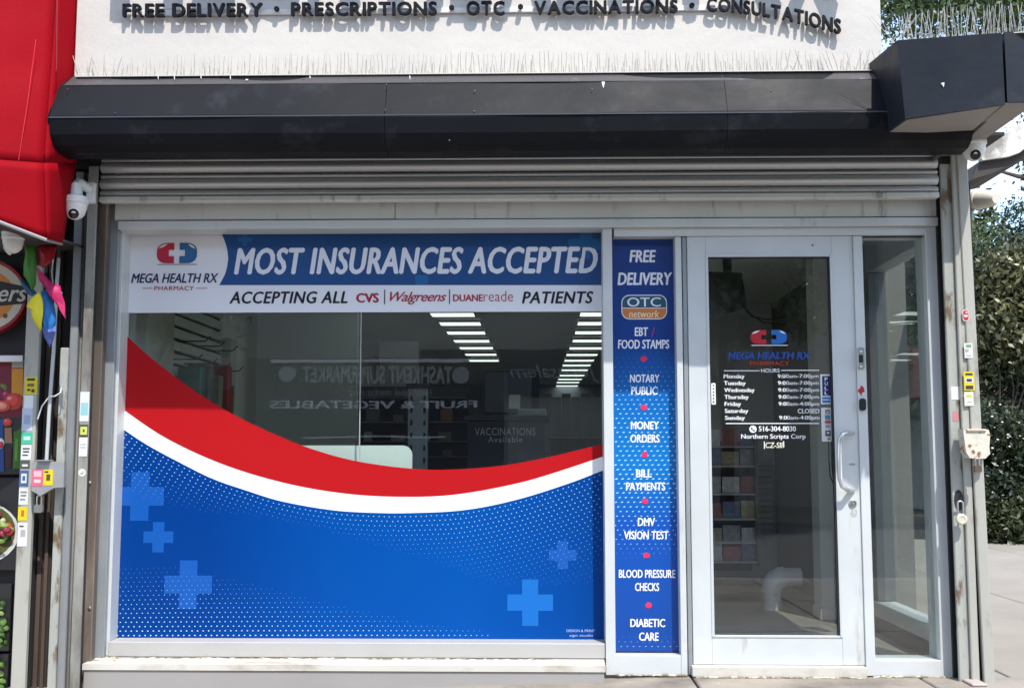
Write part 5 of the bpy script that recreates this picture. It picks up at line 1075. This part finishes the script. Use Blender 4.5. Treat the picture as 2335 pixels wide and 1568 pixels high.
# more greenery further back so the garden does not end in bare sky
for k, (x, y, h, s_) in enumerate(((9, 17, 5.5, 2.0), (13, 20, 6.5, 2.4), (6.8, 20, 5.0, 1.7), (17, 15, 6, 2.3))):
    tree(('broad tree on the left of the far garden', 'tall rounded tree at the back of the garden', 'small tree in front of the far house', 'wide tree at the far right of the garden')[k], x, y, h * .8, [(x, y, h * .62, s_, s_ * .8), (x + s_ * .7, y, h * .5, s_ * .8, s_ * .6), (x - s_ * .7, y + .4, h * .48, s_ * .8, s_ * .6), (x, y, h * .35, s_ * .9, s_ * .5)], 9000, .11, LM2 if k % 2 else LM, 40 + k, group=G, r=.15)
# house glimpsed through the trees
hs_ = thing('brick_house', 'house with a reddish roof and white porch glimpsed through the trees', 'house', (7.6, 15.5, 0)); hx = P(2290, 900, 14.5).x
box('wall', hx - .8, hx + 5, 14.6, 19, 0, 2.2, mat('house_wall', (.22, .20, .18), .8, var=.1, scale=3), hs_, 0)
prism('roof', [(14.2, 2.15), (19.4, 2.15), (16.8, 3.4)], hx - 1.1, hx + 5.3, mat('roof_red', (.26, .10, .07), .8, var=.2, scale=6, bump=.01, bscale=14), hs_)
box('porch_beam', hx - .6, hx + 2.2, 13.2, 13.35, 1.62, 1.78, mat('porch_white', (.6, .6, .6), .6), hs_, .005)
for k in range(4): box('porch_post', hx - .55 + k * .88, hx - .45 + k * .88, 13.22, 13.33, 0, 1.619, MATS['porch_white'], hs_, .004)
w1 = box('window', hx + .2, hx + 1.1, 14.55, 14.599, .8, 1.7, MATS['porch_white'], hs_, .003); box('pane', hx + .27, hx + 1.03, 14.53, 14.548, .87, 1.63, mat('dark_pane', (.03, .035, .04), .1), w1, 0)

# ================================================================ ACROSS THE STREET (behind the camera; seen only as reflections)
VM = mat('van_dark', (.05, .055, .06), .35, coat=.4); VG = mat('van_glass', (.02, .022, .025), .08)
van = thing('parked_van', 'dark delivery van with supermarket lettering parked behind the camera', 'van', (-1.9, -8.9, -.13))
VY = -8.0
def rp(px, py, Y):                                    # point on plane Y behind the camera whose mirror image in the big window is seen at the pixel
    p = P(px, py, 2 * (GY + .002) - Y); return (p.x, p.z)
vx0, vx1 = rp(560, 900, VY)[0], rp(1150, 900, VY)[0]; vz1 = rp(900, 815, VY)[1]
prism('body', [(vx0 - 1.2, .25), (vx1 - .05, .25), (vx1, .5), (vx1, vz1 - .12), (vx1 - .08, vz1), (vx0, vz1), (vx0 - .35, vz1 - .15), (vx0 - .8, 1.35), (vx0 - 1.3, 1.15), (vx0 - 1.38, .5)], VY - 1.9, VY, VM, van, 'Y')
box('cab_window', vx0 - .7, vx0 - .05, VY, VY + .005, 1.3, 1.85, VG, van, 0)
box('roof_rail', rp(620, 820, VY)[0], rp(1140, 820, VY)[0], VY + .02, VY + .06, rp(900, 826, VY)[1], rp(900, 819, VY)[1], mat('rail_pale', (.8, .8, .8), .4), van, .003)
box('side_strip', rp(690, 995, VY)[0], rp(1015, 995, VY)[0], VY + .002, VY + .02, rp(900, 998, VY)[1], rp(900, 994, VY)[1], MATS['rail_pale'], van, 0)
for x in (vx0 - .7, vx1 - .8):
    w1 = lathe('wheel', [(.2, .0), (.33, .0), (.34, .03), (.34, .2), (.2, .22)], (x, VY + .02, .2), BLK, van, Matrix.Rotation(R(90), 3, 'X'), 24); lathe('rim', [(.001, -.01), (.18, -.01), (.2, .02)], (x, VY + .03, .2), STEEL, w1, Matrix.Rotation(R(90), 3, 'X'))
VT = mat('van_lettering', (.87, .87, .87), .5); VT2 = mat('van_lettering_dull', (.42, .44, .44), .5)
def rl(s, x0p, x1p, y0p, y1p, Y, m, parent, **k):
    a = rp(x0p, (y0p + y1p) / 2, Y)[0]; b = rp(x1p, (y0p + y1p) / 2, Y)[0]; return letters('van_text' if parent is van else 'sign_text', s, (a, b, rp((x0p + x1p) / 2, y1p, Y)[1], rp((x0p + x1p) / 2, y0p, Y)[1]), Y + .004, m, parent, flip=True, **k)
rl('TASHKENT SUPERMARKET', 690, 1030, 833, 874, VY, VT2, van, bold=.04); rl('Halal uzbek market meat', 795, 985, 885, 902, VY, VT2, van, bold=.01, shear=.3); rl('FRUIT & VEGETABLES', 614, 1090, 913, 931, VY, VT, van, bold=.03)
for px in (655, 1050): sheet('van_emblem', disc(*rp(px, 853, VY), .11, 20), VY + .006, VT2, van)
opp = thing('opposite_building', 'dark brick building across the street, behind the camera', 'building', (0, -19, -.13))
box('wall', -22, 14, -24, -18, -.13, 8.5, mat('opposite_brick', (.36, .33, .30), .85, var=.2, scale=5), opp, 0)
for k in range(9):
    for j in range(2): w1 = box('window', -20 + k * 3.7, -18.6 + k * 3.7, -18.0, -17.95, 4.1 + j * 2.3, 5.6 + j * 2.3, mat('opp_frame', (.2, .2, .2), .6), opp, 0); box('pane', -19.9 + k * 3.7, -18.7 + k * 3.7, -17.949, -17.94, 4.2 + j * 2.3, 5.5 + j * 2.3, VG, w1, 0)
box('sign_board', -2.5, 3.4, -17.95, -17.85, 2.3, 3.3, mat('sign_navy', (.02, .025, .05), .5), opp, 0)
rl('Jerusalem', 1165, 1362, 828, 872, -17.84, VT2, opp, bold=0, shear=.35)
structure(box('far_sidewalk', -22, 20, -17.99, -14.5, -.134, 0, CONC, bev=0))
for k, (x, lab) in enumerate(((-7.5, 'street tree on the far kerb to the left, behind the camera'), (3.5, 'street tree on the far kerb in the middle, behind the camera'), (9.5, 'street tree on the far kerb to the right, behind the camera'))):
    tree(lab, x, -15.4, 5.5, [(x, -15.4, 4.6, 1.7, 1.5), (x + 1, -15.2, 4, 1.1, .9), (x - 1, -15.6, 4.1, 1.1, .9), (x, -15.3, 5.8, 1.1, 1)], 7000, .12, LM, 60 + k, 'street_tree', .14, 'street trees across the road')
